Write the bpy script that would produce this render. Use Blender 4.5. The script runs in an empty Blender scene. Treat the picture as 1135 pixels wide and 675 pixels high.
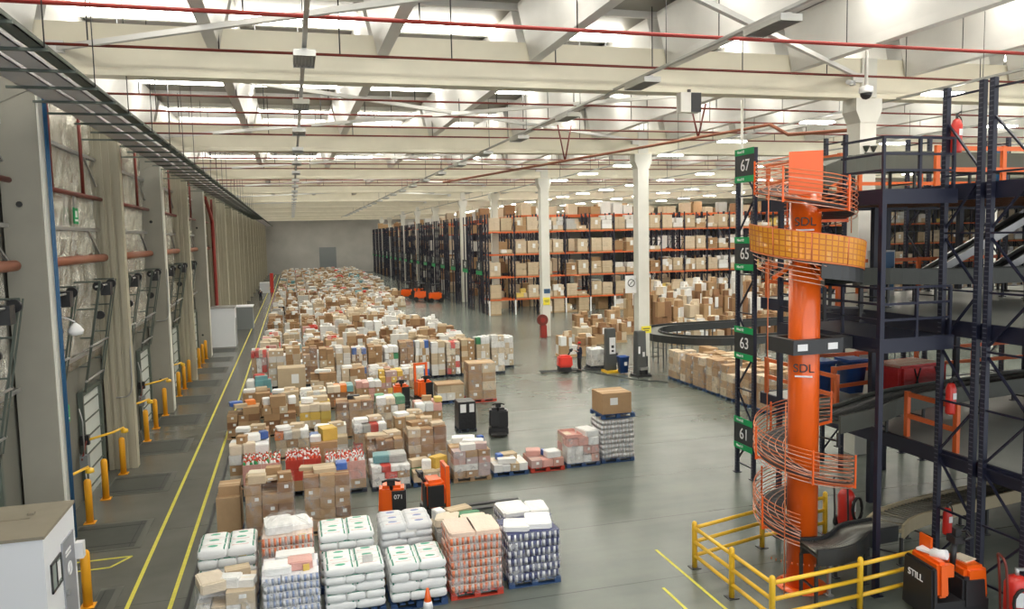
import bpy, bmesh, math, random
from mathutils import Vector, Matrix
PI = math.pi
sc = bpy.context.scene
COL = sc.collection
# ------------------------------------------------------------------ camera, world, exposure
cam_d = bpy.data.cameras.new('camera'); cam = bpy.data.objects.new('camera', cam_d); COL.objects.link(cam)
YAW, PITCH, ROLL = 0.271647, -0.087286, -0.021469
cam_d.sensor_width = 36.0; cam_d.lens = 36.0 * 869.5 / 1135.0; cam_d.clip_end = 600
fw = Vector((math.sin(YAW) * math.cos(PITCH), math.cos(YAW) * math.cos(PITCH), math.sin(PITCH)))
rt = Vector((math.cos(YAW), -math.sin(YAW), 0)); up = rt.cross(fw)
r2 = rt * math.cos(ROLL) + up * math.sin(ROLL); u2 = up * math.cos(ROLL) - rt * math.sin(ROLL)
M = Matrix((r2, u2, -fw)).transposed().to_4x4(); M.translation = (0, 0, 8.0)
cam.matrix_world = M
sc.camera = cam
w = bpy.data.worlds.new('world'); sc.world = w; w.use_nodes = True
w.node_tree.nodes['Background'].inputs[0].default_value = (0.94, 0.97, 1.0, 1)
w.node_tree.nodes['Background'].inputs[1].default_value = 1.25
sc.view_settings.view_transform = 'Standard'; sc.view_settings.look = 'None'
sc.view_settings.gamma = 1.0; sc.view_settings.use_curve_mapping = False
sc.view_settings.exposure = 0.6
sc.cycles.max_bounces = 8; sc.cycles.diffuse_bounces = 4; sc.cycles.glossy_bounces = 3
sc.cycles.transparent_max_bounces = 12; sc.cycles.transmission_bounces = 3
sc.cycles.use_denoising = True; sc.cycles.sample_clamp_indirect = 6
sc.cycles.caustics_reflective = False; sc.cycles.caustics_refractive = False
SKY_E = 12.0      # daylight through the roof lights
LAMP_E = 16.0    # lit fluorescent fittings

# ------------------------------------------------------------------ materials
MAT = {}
def mat(name, col, rough=0.6, metal=0.0, var=0.0, nscale=6.0, bump=0.0, rnd=0.0, emit=None, spec=0.5, coat=0.0, vcol=None, obj_coord=False):
    m = bpy.data.materials.new(name); m.use_nodes = True; nt = m.node_tree; b = nt.nodes['Principled BSDF']
    b.inputs['Roughness'].default_value = rough; b.inputs['Metallic'].default_value = metal
    b.inputs['Specular IOR Level'].default_value = spec
    if coat: b.inputs['Coat Weight'].default_value = coat
    b.inputs['Base Color'].default_value = (*col, 1)
    src = None
    if var or bump:
        tc = nt.nodes.new('ShaderNodeTexCoord'); n = nt.nodes.new('ShaderNodeTexNoise')
        n.inputs['Scale'].default_value = nscale; n.inputs['Detail'].default_value = 4
        nt.links.new(tc.outputs['Object'], n.inputs['Vector'])
        if var:
            mx = nt.nodes.new('ShaderNodeMix'); mx.data_type = 'RGBA'
            d = vcol or tuple(c * (1 - var) for c in col)
            mx.inputs[6].default_value = (*d, 1); mx.inputs[7].default_value = (*[min(1, c * (1 + var * .6)) for c in col], 1)
            nt.links.new(n.outputs[0], mx.inputs[0]); src = mx.outputs[2]
        if bump:
            bp = nt.nodes.new('ShaderNodeBump'); bp.inputs['Strength'].default_value = bump; bp.inputs['Distance'].default_value = .05
            nt.links.new(n.outputs[0], bp.inputs['Height']); nt.links.new(bp.outputs[0], b.inputs['Normal'])
    if rnd:
        oi = nt.nodes.new('ShaderNodeObjectInfo'); hs = nt.nodes.new('ShaderNodeHueSaturation')
        mr = nt.nodes.new('ShaderNodeMapRange'); mr.inputs[3].default_value = 1 - rnd; mr.inputs[4].default_value = 1 + rnd
        nt.links.new(oi.outputs['Random'], mr.inputs[0]); nt.links.new(mr.outputs[0], hs.inputs['Value'])
        if src: nt.links.new(src, hs.inputs['Color'])
        else: hs.inputs['Color'].default_value = (*col, 1)
        src = hs.outputs[0]
    if src: nt.links.new(src, b.inputs['Base Color'])
    if emit:
        b.inputs['Emission Color'].default_value = (*emit[0], 1); b.inputs['Emission Strength'].default_value = emit[1]
    MAT[name] = m
    return m
class NT:
    """tiny node-graph helper"""
    def __init__(s, name):
        s.m = bpy.data.materials.new(name); s.m.use_nodes = True; s.t = s.m.node_tree; s.b = s.t.nodes['Principled BSDF']; MAT[name] = s.m
    def n(s, kind, **kw):
        x = s.t.nodes.new('ShaderNode' + kind)
        for k, v in kw.items(): setattr(x, k, v)
        return x
    def l(s, a, b): s.t.links.new(a, b)
    def math(s, op, a, b=None, c=None):
        x = s.n('Math', operation=op)
        for i, v in enumerate((a, b, c)):
            if v is None: continue
            if isinstance(v, (int, float)): x.inputs[i].default_value = v
            else: s.l(v, x.inputs[i])
        return x.outputs[0]
    def mix(s, f, a, b):
        x = s.n('Mix', data_type='RGBA')
        for sock, v in ((x.inputs[0], f), (x.inputs[6], a), (x.inputs[7], b)):
            if isinstance(v, (int, float)): sock.default_value = v
            elif isinstance(v, tuple): sock.default_value = (*v, 1)
            else: s.l(v, sock)
        return x.outputs[2]
    def noise(s, vec, scale, detail=4.0, rough=.55):
        x = s.n('TexNoise'); x.inputs['Scale'].default_value = scale; x.inputs['Detail'].default_value = detail; x.inputs['Roughness'].default_value = rough
        if vec is not None: s.l(vec, x.inputs['Vector'])
        return x.outputs[0]
    def rect(s, xo, yo, x0, x1, y0, y1):
        a = s.math('MULTIPLY', s.math('GREATER_THAN', xo, x0), s.math('LESS_THAN', xo, x1))
        b = s.math('MULTIPLY', s.math('GREATER_THAN', yo, y0), s.math('LESS_THAN', yo, y1))
        return s.math('MULTIPLY', a, b)
    def ramp(s, f, a, b):
        x = s.n('MapRange'); x.inputs[1].default_value = a; x.inputs[2].default_value = b; s.l(f, x.inputs[0]); return x.outputs[0]

def floor_material():
    g = NT('floor_concrete'); tc = g.n('TexCoord'); P = tc.outputs['Object']
    sep = g.n('SeparateXYZ'); g.l(P, sep.inputs[0]); X, Y = sep.outputs[0], sep.outputs[1]
    n1 = g.noise(P, .22, 5, .6); n2 = g.noise(P, .9, 3, .5); n3 = g.noise(P, 9, 3)
    mp = g.n('Mapping'); mp.inputs['Scale'].default_value = (.12, 1.1, 1); g.l(P, mp.inputs[0]); n4 = g.noise(mp.outputs[0], 1.0, 4, .6)
    c = g.mix(g.ramp(n1, .3, .7), (.074, .092, .08), (.148, .172, .148))
    c = g.mix(g.math('MULTIPLY', g.ramp(n2, .3, .9), .2), c, (.25, .255, .225))
    c = g.mix(g.math('MULTIPLY', g.ramp(n4, .3, .9), .3), c, (.29, .295, .26))
    c = g.mix(g.math('MULTIPLY', g.ramp(n3, .5, .8), .08), c, (.1, .1, .09))
    lane = g.ramp(X, -2.4, -2.75)
    c = g.mix(g.math('MULTIPLY', lane, .72), c, g.mix(n2, (.075, .073, .062), (.16, .155, .135)))
    fy = g.math('FRACT', g.math('DIVIDE', g.math('SUBTRACT', Y, 16.02), 3.62))
    j = g.math('LESS_THAN', g.math('ABSOLUTE', g.math('SUBTRACT', fy, .5)), .004)
    fy2 = g.math('FRACT', g.math('ADD', fy, .5))
    j = g.math('LESS_THAN', g.math('ABSOLUTE', g.math('SUBTRACT', fy2, .5)), .0042)
    j = g.math('MULTIPLY', j, g.math('GREATER_THAN', X, -2.4))
    fx = g.math('FRACT', g.math('DIVIDE', g.math('ADD', Y, .5), 4.75))
    j2 = g.math('MULTIPLY', g.math('LESS_THAN', fx, .005), g.math('LESS_THAN', X, -2.4))
    c = g.mix(g.math('MULTIPLY', g.math('MAXIMUM', j, j2), .75), c, (.045, .045, .04))
    g.l(c, g.b.inputs['Base Color'])
    g.l(g.math('ADD', g.math('MULTIPLY', n1, .12), .19), g.b.inputs['Roughness'])
    g.b.inputs['Specular IOR Level'].default_value = .55
floor_material()

def carton_material(name, a, b, label=.35):
    g = NT(name); tc = g.n('TexCoord'); G = tc.outputs['Generated']; oi = g.n('ObjectInfo'); R = oi.outputs['Random']
    sep = g.n('SeparateXYZ'); g.l(G, sep.inputs[0]); X, Y, Z = sep.outputs
    n = g.noise(tc.outputs['Object'], 5, 3)
    c = g.mix(R, a, b); c = g.mix(g.math('MULTIPLY', n, .35), c, tuple(v * .55 for v in a))
    geo = g.n('NewGeometry'); sn = g.n('SeparateXYZ'); g.l(geo.outputs['Normal'], sn.inputs[0])
    tape = g.math('MULTIPLY', g.math('LESS_THAN', g.math('ABSOLUTE', g.math('SUBTRACT', Y, .5)), .06), g.math('GREATER_THAN', sn.outputs[2], .5))
    c = g.mix(g.math('MULTIPLY', tape, .55), c, (.75, .62, .42))
    r7 = g.math('FRACT', g.math('MULTIPLY', R, 17.3)); r9 = g.math('FRACT', g.math('MULTIPLY', R, 41.7))
    cx = g.math('ADD', g.math('MULTIPLY', r9, .5), .22)
    dx = g.math('ABSOLUTE', g.math('SUBTRACT', X, cx))
    lab = g.math('MULTIPLY', g.math('LESS_THAN', dx, .13), g.math('LESS_THAN', g.math('ABSOLUTE', g.math('SUBTRACT', Z, .6)), .17))
    lab = g.math('MULTIPLY', lab, g.math('LESS_THAN', g.math('ABSOLUTE', sn.outputs[2]), .5))
    lab = g.math('MULTIPLY', lab, g.math('LESS_THAN', r7, label))
    c = g.mix(lab, c, (.82, .82, .80))
    g.l(c, g.b.inputs['Base Color']); g.b.inputs['Roughness'].default_value = .7; g.b.inputs['Specular IOR Level'].default_value = .25
carton_material('kraft', (.36, .21, .105), (.50, .33, .18), .5)
carton_material('kraft_pale', (.56, .44, .29), (.68, .56, .41), .45)
carton_material('kraft_dark', (.24, .125, .065), (.34, .19, .10), .5)
carton_material('kraft_plain', (.40, .25, .13), (.52, .36, .21), 0)
carton_material('carton_white', (.72, .70, .66), (.82, .81, .78), .2)
carton_material('carton_mixed_print', (.62, .30, .22), (.45, .47, .50), .6)
carton_material('carton_yellow', (.72, .47, .10), (.80, .60, .16), .2)

def sack_material(name, base, band, logo):
    g = NT(name); tc = g.n('TexCoord'); sep = g.n('SeparateXYZ'); g.l(tc.outputs['Generated'], sep.inputs[0]); X, Y, Z = sep.outputs
    n = g.noise(tc.outputs['Object'], 7, 4)
    c = g.mix(g.math('MULTIPLY', n, .25), base, tuple(v * .8 for v in base))
    bands = g.math('MAXIMUM', g.rect(X, Y, .085, .135, .08, .92), g.rect(X, Y, .865, .915, .08, .92))
    c = g.mix(bands, c, band)
    dx = g.math('DIVIDE', g.math('SUBTRACT', X, .52), .17); dy = g.math('DIVIDE', g.math('SUBTRACT', Y, .42), .13)
    e = g.math('ADD', g.math('MULTIPLY', dx, dx), g.math('MULTIPLY', dy, dy))
    lg = g.math('MULTIPLY', g.math('LESS_THAN', e, g.math('ADD', .55, n)), g.math('GREATER_THAN', Z, .55))
    c = g.mix(lg, c, logo)
    tx = g.math('MULTIPLY', g.rect(X, Y, .25, .8, .70, .76), g.math('GREATER_THAN', Z, .5))
    c = g.mix(g.math('MULTIPLY', tx, .7), c, (.55, .18, .15))
    g.l(c, g.b.inputs['Base Color']); g.b.inputs['Roughness'].default_value = .38
    bp = g.n('Bump'); bp.inputs['Strength'].default_value = .35; bp.inputs['Distance'].default_value = .03; g.l(n, bp.inputs['Height']); g.l(bp.outputs[0], g.b.inputs['Normal'])
sack_material('sack_white_green', (.80, .81, .80), (.02, .22, .14), (.04, .36, .22))
sack_material('sack_clear_grey', (.66, .67, .68), (.55, .56, .58), (.16, .2, .42))
sack_material('sack_cream', (.74, .64, .48), (.60, .42, .22), (.70, .33, .08))

def film_material():
    g = NT('stretch_film'); out = g.t.nodes['Material Output']
    tr = g.n('BsdfTransparent'); mx = g.n('MixShader'); tc = g.n('TexCoord')
    n = g.noise(tc.outputs['Object'], 3.5, 3)
    g.b.inputs['Base Color'].default_value = (.82, .83, .84, 1); g.b.inputs['Roughness'].default_value = .22
    bp = g.n('Bump'); bp.inputs['Strength'].default_value = .6; bp.inputs['Distance'].default_value = .08; g.l(n, bp.inputs['Height']); g.l(bp.outputs[0], g.b.inputs['Normal'])
    f = g.math('ADD', g.math('MULTIPLY', g.ramp(n, .45, .75), .36), .05)
    g.l(f, mx.inputs[0]); g.l(tr.outputs[0], mx.inputs[1]); g.l(g.b.outputs[0], mx.inputs[2]); g.l(mx.outputs[0], out.inputs[0])
film_material()
def foil_material():
    g = NT('silver_foil'); tc = g.n('TexCoord'); mp = g.n('Mapping'); mp.inputs['Scale'].default_value = (1, 1.6, .42); g.l(tc.outputs['Object'], mp.inputs[0])
    n = g.noise(mp.outputs[0], 1.5, 6, .7)
    g.b.inputs['Base Color'].default_value = (.66, .64, .56, 1); g.b.inputs['Metallic'].default_value = 1.0; g.b.inputs['Roughness'].default_value = .24
    bp = g.n('Bump'); bp.inputs['Strength'].default_value = .9; bp.inputs['Distance'].default_value = .35; g.l(n, bp.inputs['Height']); g.l(bp.outputs[0], g.b.inputs['Normal'])
foil_material()
def perforated(name, col):
    g = NT(name); tc = g.n('TexCoord'); sep = g.n('SeparateXYZ'); g.l(tc.outputs['Object'], sep.inputs[0])
    z = g.math('FRACT', g.math('MULTIPLY', sep.outputs[2], 10.0)); geo = g.n('NewGeometry'); sg = g.n('SeparateXYZ'); g.l(tc.outputs['Generated'], sg.inputs[0])
    h = g.math('MULTIPLY', g.math('LESS_THAN', g.math('ABSOLUTE', g.math('SUBTRACT', z, .5)), .13), g.math('LESS_THAN', g.math('ABSOLUTE', g.math('SUBTRACT', sg.outputs[1], .5)), .22))
    c = g.mix(h, col, (.07, .075, .1)); g.l(c, g.b.inputs['Base Color']); g.b.inputs['Roughness'].default_value = .45
perforated('post_navy', (.011, .013, .030))
def mesh_guard():
    g = NT('orange_mesh_guard'); out = g.t.nodes['Material Output']; tc = g.n('TexCoord'); uv = g.n('UVMap')
    sep = g.n('SeparateXYZ'); g.l(uv.outputs[0], sep.inputs[0])
    a = g.math('LESS_THAN', g.math('FRACT', sep.outputs[0]), .22); b = g.math('LESS_THAN', g.math('FRACT', sep.outputs[1]), .22)
    f = g.math('MAXIMUM', g.math('MAXIMUM', a, b), .72)
    tr = g.n('BsdfTransparent'); mx = g.n('MixShader')
    g.l(g.mix(g.math('MAXIMUM', a, b), (.86, .36, .02), (.42, .12, .01)), g.b.inputs['Base Color']); g.b.inputs['Roughness'].default_value = .5
    g.l(f, mx.inputs[0]); g.l(tr.outputs[0], mx.inputs[1]); g.l(g.b.outputs[0], mx.inputs[2]); g.l(mx.outputs[0], out.inputs[0])
mesh_guard()

mat('white_paint', (.80, .78, .72), .55, var=.10, nscale=1.5)
mat('ceiling_sheet', (.30, .285, .25), .5, var=.18, nscale=.8)
mat('beam_concrete', (.82, .77, .62), .7, var=.12, nscale=1.2)
mat('girder_white', (.72, .71, .68), .45, var=.14, nscale=1.0)
mat('column_concrete', (.33, .315, .265), .8, var=.12, nscale=1.4)
mat('column_pale', (.74, .73, .66), .7, var=.12, nscale=1.4)
mat('rib_column', (.46, .425, .32), .75, var=.12, nscale=1.6)
mat('wall_panel', (.20, .195, .165), .8, var=.2, nscale=.5)
mat('far_concrete', (.48, .47, .44), .8, var=.25, nscale=.3)
mat('steel_navy', (.011, .013, .030), .42, spec=.5)
mat('steel_dark', (.035, .036, .038), .45)
mat('conveyor_grey', (.085, .09, .072), .45, var=.2, nscale=3)
mat('conveyor_black', (.03, .032, .032), .4)
mat('conveyor_beige', (.46, .39, .25), .5, var=.15, nscale=2)
mat('roller_steel', (.24, .235, .21), .4, .5)
mat('galvanised', (.47, .47, .46), .4, .7, var=.2, nscale=4)
mat('tray_grey', (.74, .72, .74), .5, var=.12, nscale=3)
mat('dark_green_steel', (.10, .12, .10), .5)
mat('deck_grey', (.34, .35, .31), .3, var=.25, nscale=1.2)
mat('deck_brown', (.16, .07, .035), .6)
mat('orange_paint', (.86, .125, .008), .28, coat=.4)
mat('beam_orange', (.66, .13, .03), .45)
mat('wire_orange', (.62, .17, .06), .4, .2)
mat('wire_copper', (.70, .42, .32), .35, .6)
mat('safety_yellow', (.86, .52, .03), .38, coat=.2)
mat('bollard_orange', (.88, .40, .015), .5)
mat('line_yellow', (.72, .66, .08), .6, var=.3, nscale=7)
mat('pipe_red', (.17, .028, .018), .5)
mat('pipe_rust', (.34, .12, .065), .55)
mat('hydrant_red', (.62, .03, .02), .35, coat=.3)
mat('bright_red', (.75, .05, .03), .4)
mat('red_film', (.66, .05, .05), .25, bump=.8, nscale=5)
mat('pipe_blue', (.02, .10, .22), .4)
mat('pit_dark', (.055, .06, .05), .6, var=.3, nscale=3)
mat('pit_edge', (.10, .10, .085), .6)
mat('black_rubber', (.016, .016, .016), .6)
mat('black_plastic', (.02, .02, .022), .4)
mat('black_wrap', (.014, .014, .016), .3, bump=.5, nscale=8)
mat('machine_grey', (.085, .09, .088), .45)
mat('panel_white', (.80, .80, .80), .5)
mat('paper', (.84, .84, .84), .7)
mat('sign_black', (.028, .03, .032), .5)
mat('sign_green', (.0, .34, .10), .45)
mat('sign_white', (.86, .86, .86), .5)
mat('sign_red', (.30, .028, .02), .5)
mat('sign_yellow', (.86, .74, .05), .5)
mat('blue_plastic', (.03, .10, .36), .35)
mat('door_slat', (.66, .70, .66), .4, var=.1, nscale=2)
mat('door_dark', (.22, .24, .25), .5)
mat('cabin_white', (.84, .86, .90), .45)
mat('cabin_roof', (.30, .265, .20), .7, var=.15, nscale=2)
mat('cabin_door', (.30, .31, .34), .5)
mat('glass_dark', (.30, .36, .34), .1, spec=.8)
mat('wood_pallet', (.42, .28, .15), .75, var=.25, nscale=4, rnd=.2)
mat('pallet_blue', (.03, .075, .19), .6, var=.3, nscale=5)
mat('pallet_red', (.52, .05, .025), .6, var=.3, nscale=5)
mat('pallet_dark', (.03, .04, .06), .6)
mat('goods_white', (.80, .80, .78), .4, bump=.4, nscale=5, rnd=.12)
mat('goods_grey', (.48, .47, .44), .35, bump=.5, nscale=5, rnd=.2)
mat('goods_cream', (.72, .62, .48), .5, rnd=.12, bump=.3, nscale=4)
mat('goods_pink', (.66, .36, .31), .4, bump=.4, nscale=6, rnd=.1)
mat('goods_blush', (.80, .62, .50), .4, bump=.3, nscale=6, rnd=.08)
mat('goods_red', (.60, .06, .04), .4, bump=.4, nscale=6, rnd=.15)
mat('goods_teal', (.16, .36, .38), .35, bump=.4, nscale=6, rnd=.15)
mat('goods_blue', (.05, .13, .42), .35, bump=.4, nscale=6, rnd=.15)
mat('goods_orange', (.80, .24, .04), .4, bump=.3, nscale=6, rnd=.12)
mat('goods_green', (.06, .26, .12), .4, bump=.3, nscale=6, rnd=.12)
mat('goods_yellow', (.74, .56, .14), .4, rnd=.1)
mat('roll_navy', (.035, .045, .15), .4)
mat('roll_white', (.78, .78, .80), .4)
mat('roll_silver', (.62, .57, .55), .35, .2)
mat('roll_orange', (.80, .20, .06), .4)
mat('bottle_red', (.62, .08, .04), .25)
mat('bottle_cap', (.86, .86, .84), .4)
mat('bottle_green', (.04, .30, .10), .25)
mat('carton_blue_line', (.30, .38, .60), .5)
mat('skin', (.55, .33, .23), .55)
mat('hair', (.03, .02, .015), .7)
mat('cloth_black', (.016, .017, .02), .8)
mat('cloth_navy', (.02, .025, .05), .8)
mat('cap_red', (.62, .03, .02), .5)
mat('skylight_sheet', (.9, .92, .95), .5, emit=((1.0, .97, .88), SKY_E))
mat('lamp_lit', (.95, .95, .92), .4, emit=((1.0, .98, .92), LAMP_E))
mat('lamp_tube', (.72, .73, .70), .3)
mat('lamp_louver', (.52, .52, .50), .3, .6)

# ------------------------------------------------------------------ mesh builder
class MB:
    def __init__(s): s.v = []; s.f = []; s.mi = []; s.sm = []; s.c = 0
    def m(s, i): s.c = i; return s
    def add(s, vs, fs, smooth=False):
        o = len(s.v); s.v += [tuple(p) for p in vs]
        for f in fs: s.f.append([o + i for i in f]); s.mi.append(s.c); s.sm.append(smooth)
        return s
    def box(s, c, d, rz=0.0, R=None, taper=1.0):
        x, y, z = d[0] / 2, d[1] / 2, d[2] / 2; vs = []
        for k in (-1, 1):
            t = taper if k > 0 else 1
            for a, b in ((-1, -1), (1, -1), (1, 1), (-1, 1)):
                p = Vector((a * x * t, b * y * t, k * z))
                if R is not None: p = R @ p
                elif rz: p = Vector((p.x * math.cos(rz) - p.y * math.sin(rz), p.x * math.sin(rz) + p.y * math.cos(rz), p.z))
                vs.append((p.x + c[0], p.y + c[1], p.z + c[2]))
        return s.add(vs, [(3, 2, 1, 0), (4, 5, 6, 7), (0, 1, 5, 4), (1, 2, 6, 5), (2, 3, 7, 6), (3, 0, 4, 7)])
    def span(s, a, b): return s.box([(a[i] + b[i]) / 2 for i in range(3)], [abs(b[i] - a[i]) for i in range(3)])
    def bar(s, p, q, wd, hd=None):
        """rectangular bar from p to q"""
        p, q = Vector(p), Vector(q); d = q - p; L = d.length; hd = hd or wd
        z = d.normalized(); x = Vector((0, 0, 1)).cross(z)
        if x.length < 1e-4: x = Vector((1, 0, 0))
        x.normalize(); y = z.cross(x)
        R = Matrix((x, y, z)).transposed()
        return s.box((p + q) / 2, (wd, hd, L), R=R)
    def tube(s, pts, r, n=8, closed=False, cap=True):
        pts = [Vector(p) for p in pts]; N = len(pts); vs = []; fs = []; prev = None
        for i, p in enumerate(pts):
            if closed: t = pts[(i + 1) % N] - pts[i - 1]
            else: t = pts[min(i + 1, N - 1)] - pts[max(i - 1, 0)]
            t.normalize()
            if prev is None:
                x = Vector((0, 0, 1)).cross(t)
                if x.length < 1e-3: x = Vector((1, 0, 0)).cross(t)
            else: x = prev - t * prev.dot(t)
            x.normalize(); prev = x; y = t.cross(x); rr = r[i] if isinstance(r, (list, tuple)) else r
            for k in range(n):
                a = 2 * PI * k / n; vs.append(p + x * (math.cos(a) * rr) + y * (math.sin(a) * rr))
        for i in range(N if closed else N - 1):
            j = (i + 1) % N
            for k in range(n): fs.append((i * n + k, i * n + (k + 1) % n, j * n + (k + 1) % n, j * n + k))
        s.add(vs, fs, True)
        if cap and not closed:
            o = len(s.v) - len(vs)
            s.f.append([o + k for k in range(n)][::-1]); s.mi.append(s.c); s.sm.append(False)
            s.f.append([o + (N - 1) * n + k for k in range(n)]); s.mi.append(s.c); s.sm.append(False)
        return s
    def cyl(s, p, q, r, n=12): return s.tube([p, q], r, n)
    def lathe(s, prof, c=(0, 0, 0), n=16):
        vs = []; fs = []
        for r, z in prof:
            for k in range(n): a = 2 * PI * k / n; vs.append((c[0] + r * math.cos(a), c[1] + r * math.sin(a), c[2] + z))
        for i in range(len(prof) - 1):
            for k in range(n): fs.append((i * n + k, i * n + (k + 1) % n, (i + 1) * n + (k + 1) % n, (i + 1) * n + k))
        fs.append(tuple(range(n))[::-1]); fs.append(tuple((len(prof) - 1) * n + k for k in range(n)))
        return s.add(vs, fs, True)
    def prism(s, poly, axis, a, b):
        """poly in the two other axes (cyclic order), extruded along axis from a to b"""
        n = len(poly); vs = []
        for t in (a, b):
            for u, v in poly:
                vs.append({'x': (t, u, v), 'y': (u, t, v), 'z': (u, v, t)}[axis])
        fs = [tuple(range(n))[::-1], tuple(range(n, 2 * n))] + [(i, (i + 1) % n, n + (i + 1) % n, n + i) for i in range(n)]
        return s.add(vs, fs)
    def mesh(s, name, mats):
        me = bpy.data.meshes.new(name); me.from_pydata(s.v, [], s.f); me.update()
        for k in (mats if isinstance(mats, (list, tuple)) else [mats]): me.materials.append(MAT[k])
        me.polygons.foreach_set('material_index', s.mi); me.polygons.foreach_set('use_smooth', s.sm)
        bm = bmesh.new(); bm.from_mesh(me); bmesh.ops.recalc_face_normals(bm, faces=bm.faces[:]); bm.to_mesh(me); bm.free()
        return me
def obj(name, me, parent=None, loc=(0, 0, 0), rz=0.0, sc_=None, mats=None, rot=None, label=None):
    if isinstance(me, MB): me = me.mesh(name, mats)
    o = bpy.data.objects.new(name, me); COL.objects.link(o)
    o.location = loc; o.rotation_euler = rot or (0, 0, rz)
    if sc_: o.scale = sc_
    if parent: o.parent = parent
    if label: o['label'] = label
    return o
def tag(o, label, cat, group=None, kind=None):
    o['label'] = label; o['category'] = cat
    if group: o['group'] = group
    if kind: o['kind'] = kind
    return o
def thing(name, label, cat, loc=(0, 0, 0), rz=0.0, group=None):
    o = bpy.data.objects.new(name, None); COL.objects.link(o); o.empty_display_size = .2
    o.location = loc; o.rotation_euler = (0, 0, rz)
    return tag(o, label, cat, group)
def struct(name, mb, mats, loc=(0, 0, 0), sc_=None):
    o = obj(name, mb, None, loc, mats=mats, sc_=sc_); o['kind'] = 'structure'; return o
def dup(root, loc=None, rz=None, label=None, group=None):
    r = root.copy(); COL.objects.link(r)
    if loc is not None: r.location = loc
    if rz is not None: r.rotation_euler = (0, 0, rz)
    if label: r['label'] = label
    if group: r['group'] = group
    for ch in list(root.children):
        c = ch.copy(); COL.objects.link(c); c.parent = r
        for g in list(ch.children):
            d = g.copy(); COL.objects.link(d); d.parent = c
    return r
TXT = {}
def text_mesh(s, size, material, ext=.006):
    k = (s, size, material)
    if k in TXT: return TXT[k]
    cu = bpy.data.curves.new('lettering', 'FONT'); cu.body = s; cu.size = size; cu.extrude = ext; cu.align_x = 'CENTER'; cu.align_y = 'CENTER'
    o = bpy.data.objects.new('lettering', cu); COL.objects.link(o)
    dg = bpy.context.evaluated_depsgraph_get(); me = bpy.data.meshes.new_from_object(o.evaluated_get(dg))
    bpy.data.objects.remove(o); me.materials.clear(); me.materials.append(MAT[material]); me.name = 'lettering'
    TXT[k] = me
    return me
ORD = ['first', 'second', 'third', 'fourth', 'fifth', 'sixth', 'seventh', 'eighth', 'ninth', 'tenth', 'eleventh', 'twelfth', 'thirteenth', 'fourteenth', 'fifteenth', 'sixteenth',
       'seventeenth', 'eighteenth', 'nineteenth', 'twentieth', 'twenty-first', 'twenty-second', 'twenty-third', 'twenty-fourth', 'twenty-fifth', 'twenty-sixth', 'twenty-seventh', 'twenty-eighth', 'twenty-ninth', 'thirtieth',
       'thirty-first', 'thirty-second', 'thirty-third', 'thirty-fourth', 'thirty-fifth', 'thirty-sixth']

# ------------------------------------------------------------------ the setting
XW = -6.65            # inner face of the dock wall
XE, YE = 128.0, 196.0
PITCH_Y = 17.9
BEAMS = [23.3 + PITCH_Y * k for k in range(-1, 10)]
struct('floor', MB().span((XW - .4, -2, -.3), (XE, YE + .4, 0)), 'floor_concrete')
# roof sheet with shallow ribs
mb = MB().span((XW - .4, 0, 15.0), (XE, YE + .4, 15.2))
struct('ceiling', mb, 'ceiling_sheet')
rb = MB()
for k in range(60):
    y = 4 + k * 3.25
    rb.box((36, y, 14.9), (85, .14, .2))
struct('ceiling_trim', rb, 'girder_white')
# skylight panels between the roof girders (one panel per cell)
GX = [-6.3 + 4.52 * k for k in range(19)]
sky_me = MB().box((0, 0, 0), (3.5, .72, .06)).mesh('skylight', 'skylight_sheet')
n = 0
SKY_Y = []
for by in BEAMS: SKY_Y += [by + 2.6, by + 7.6, by + 13.0] if by < 90 else [by + 3.0, by + 12.0]
for y in SKY_Y:
    if not 5 < y < YE - 2: continue
    for i, gx in enumerate(GX[:-4]):
        n += 1
        o = obj('window_%d' % n, sky_me, None, (gx + 2.26, y, 14.76)); o['kind'] = 'structure'
# main beams with a bottom lip and corbels, and the roof girders spanning between them
bm_me = MB()
bm_me.prism([(-.26, 12.62), (-.26, 13.75), (.26, 13.75), (.26, 12.62), (.30, 12.55), (.30, 12.42), (-.30, 12.42), (-.30, 12.55)], 'x', XW + .1, XE - .5)
bm_me = bm_me.mesh('beam', 'beam_concrete')
for i, y in enumerate(BEAMS):
    o = obj('beam', bm_me, None, (0, y, 0)); o['kind'] = 'structure'
g_me = MB().prism([(-.16, 13.2), (.16, 13.2), (.20, 13.45), (.50, 14.75), (.50, 14.85), (-.50, 14.85), (-.50, 14.75), (-.20, 13.45)], 'y', .34, PITCH_Y - .34).mesh('roof_girder', 'girder_white')
for by in BEAMS:
    if by < 0: continue
    for gx in GX[:15]:
        o = obj('roof_beam', g_me, None, (gx, by, 0)); o['kind'] = 'structure'
# interior columns
cm = MB(); cm.box((0, 0, 6.05), (.66, .66, 12.1)); cm.prism([(-.33, 11.6), (-.52, 12.0), (-.52, 12.42), (.52, 12.42), (.52, 12.0), (.33, 11.6)], 'y', -.36, .36)
cm.box((0, 0, 13.1), (.6, .7, 1.3))
col_me = cm.mesh('column', 'column_pale')
for cx in (19.2, 43.9):
    for by in BEAMS[1:]:
        if cx > 30 and by > 70: continue
        q = (by - 76.5) % 6.9
        yy = by if by < 70 else by + (2.9 - q if q < 2.9 else (6.35 - q if q > 6.35 else 0))
        o = obj('column', col_me, None, (cx if by < 70 else 20.4, yy, 0)); o['kind'] = 'structure'
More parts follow.
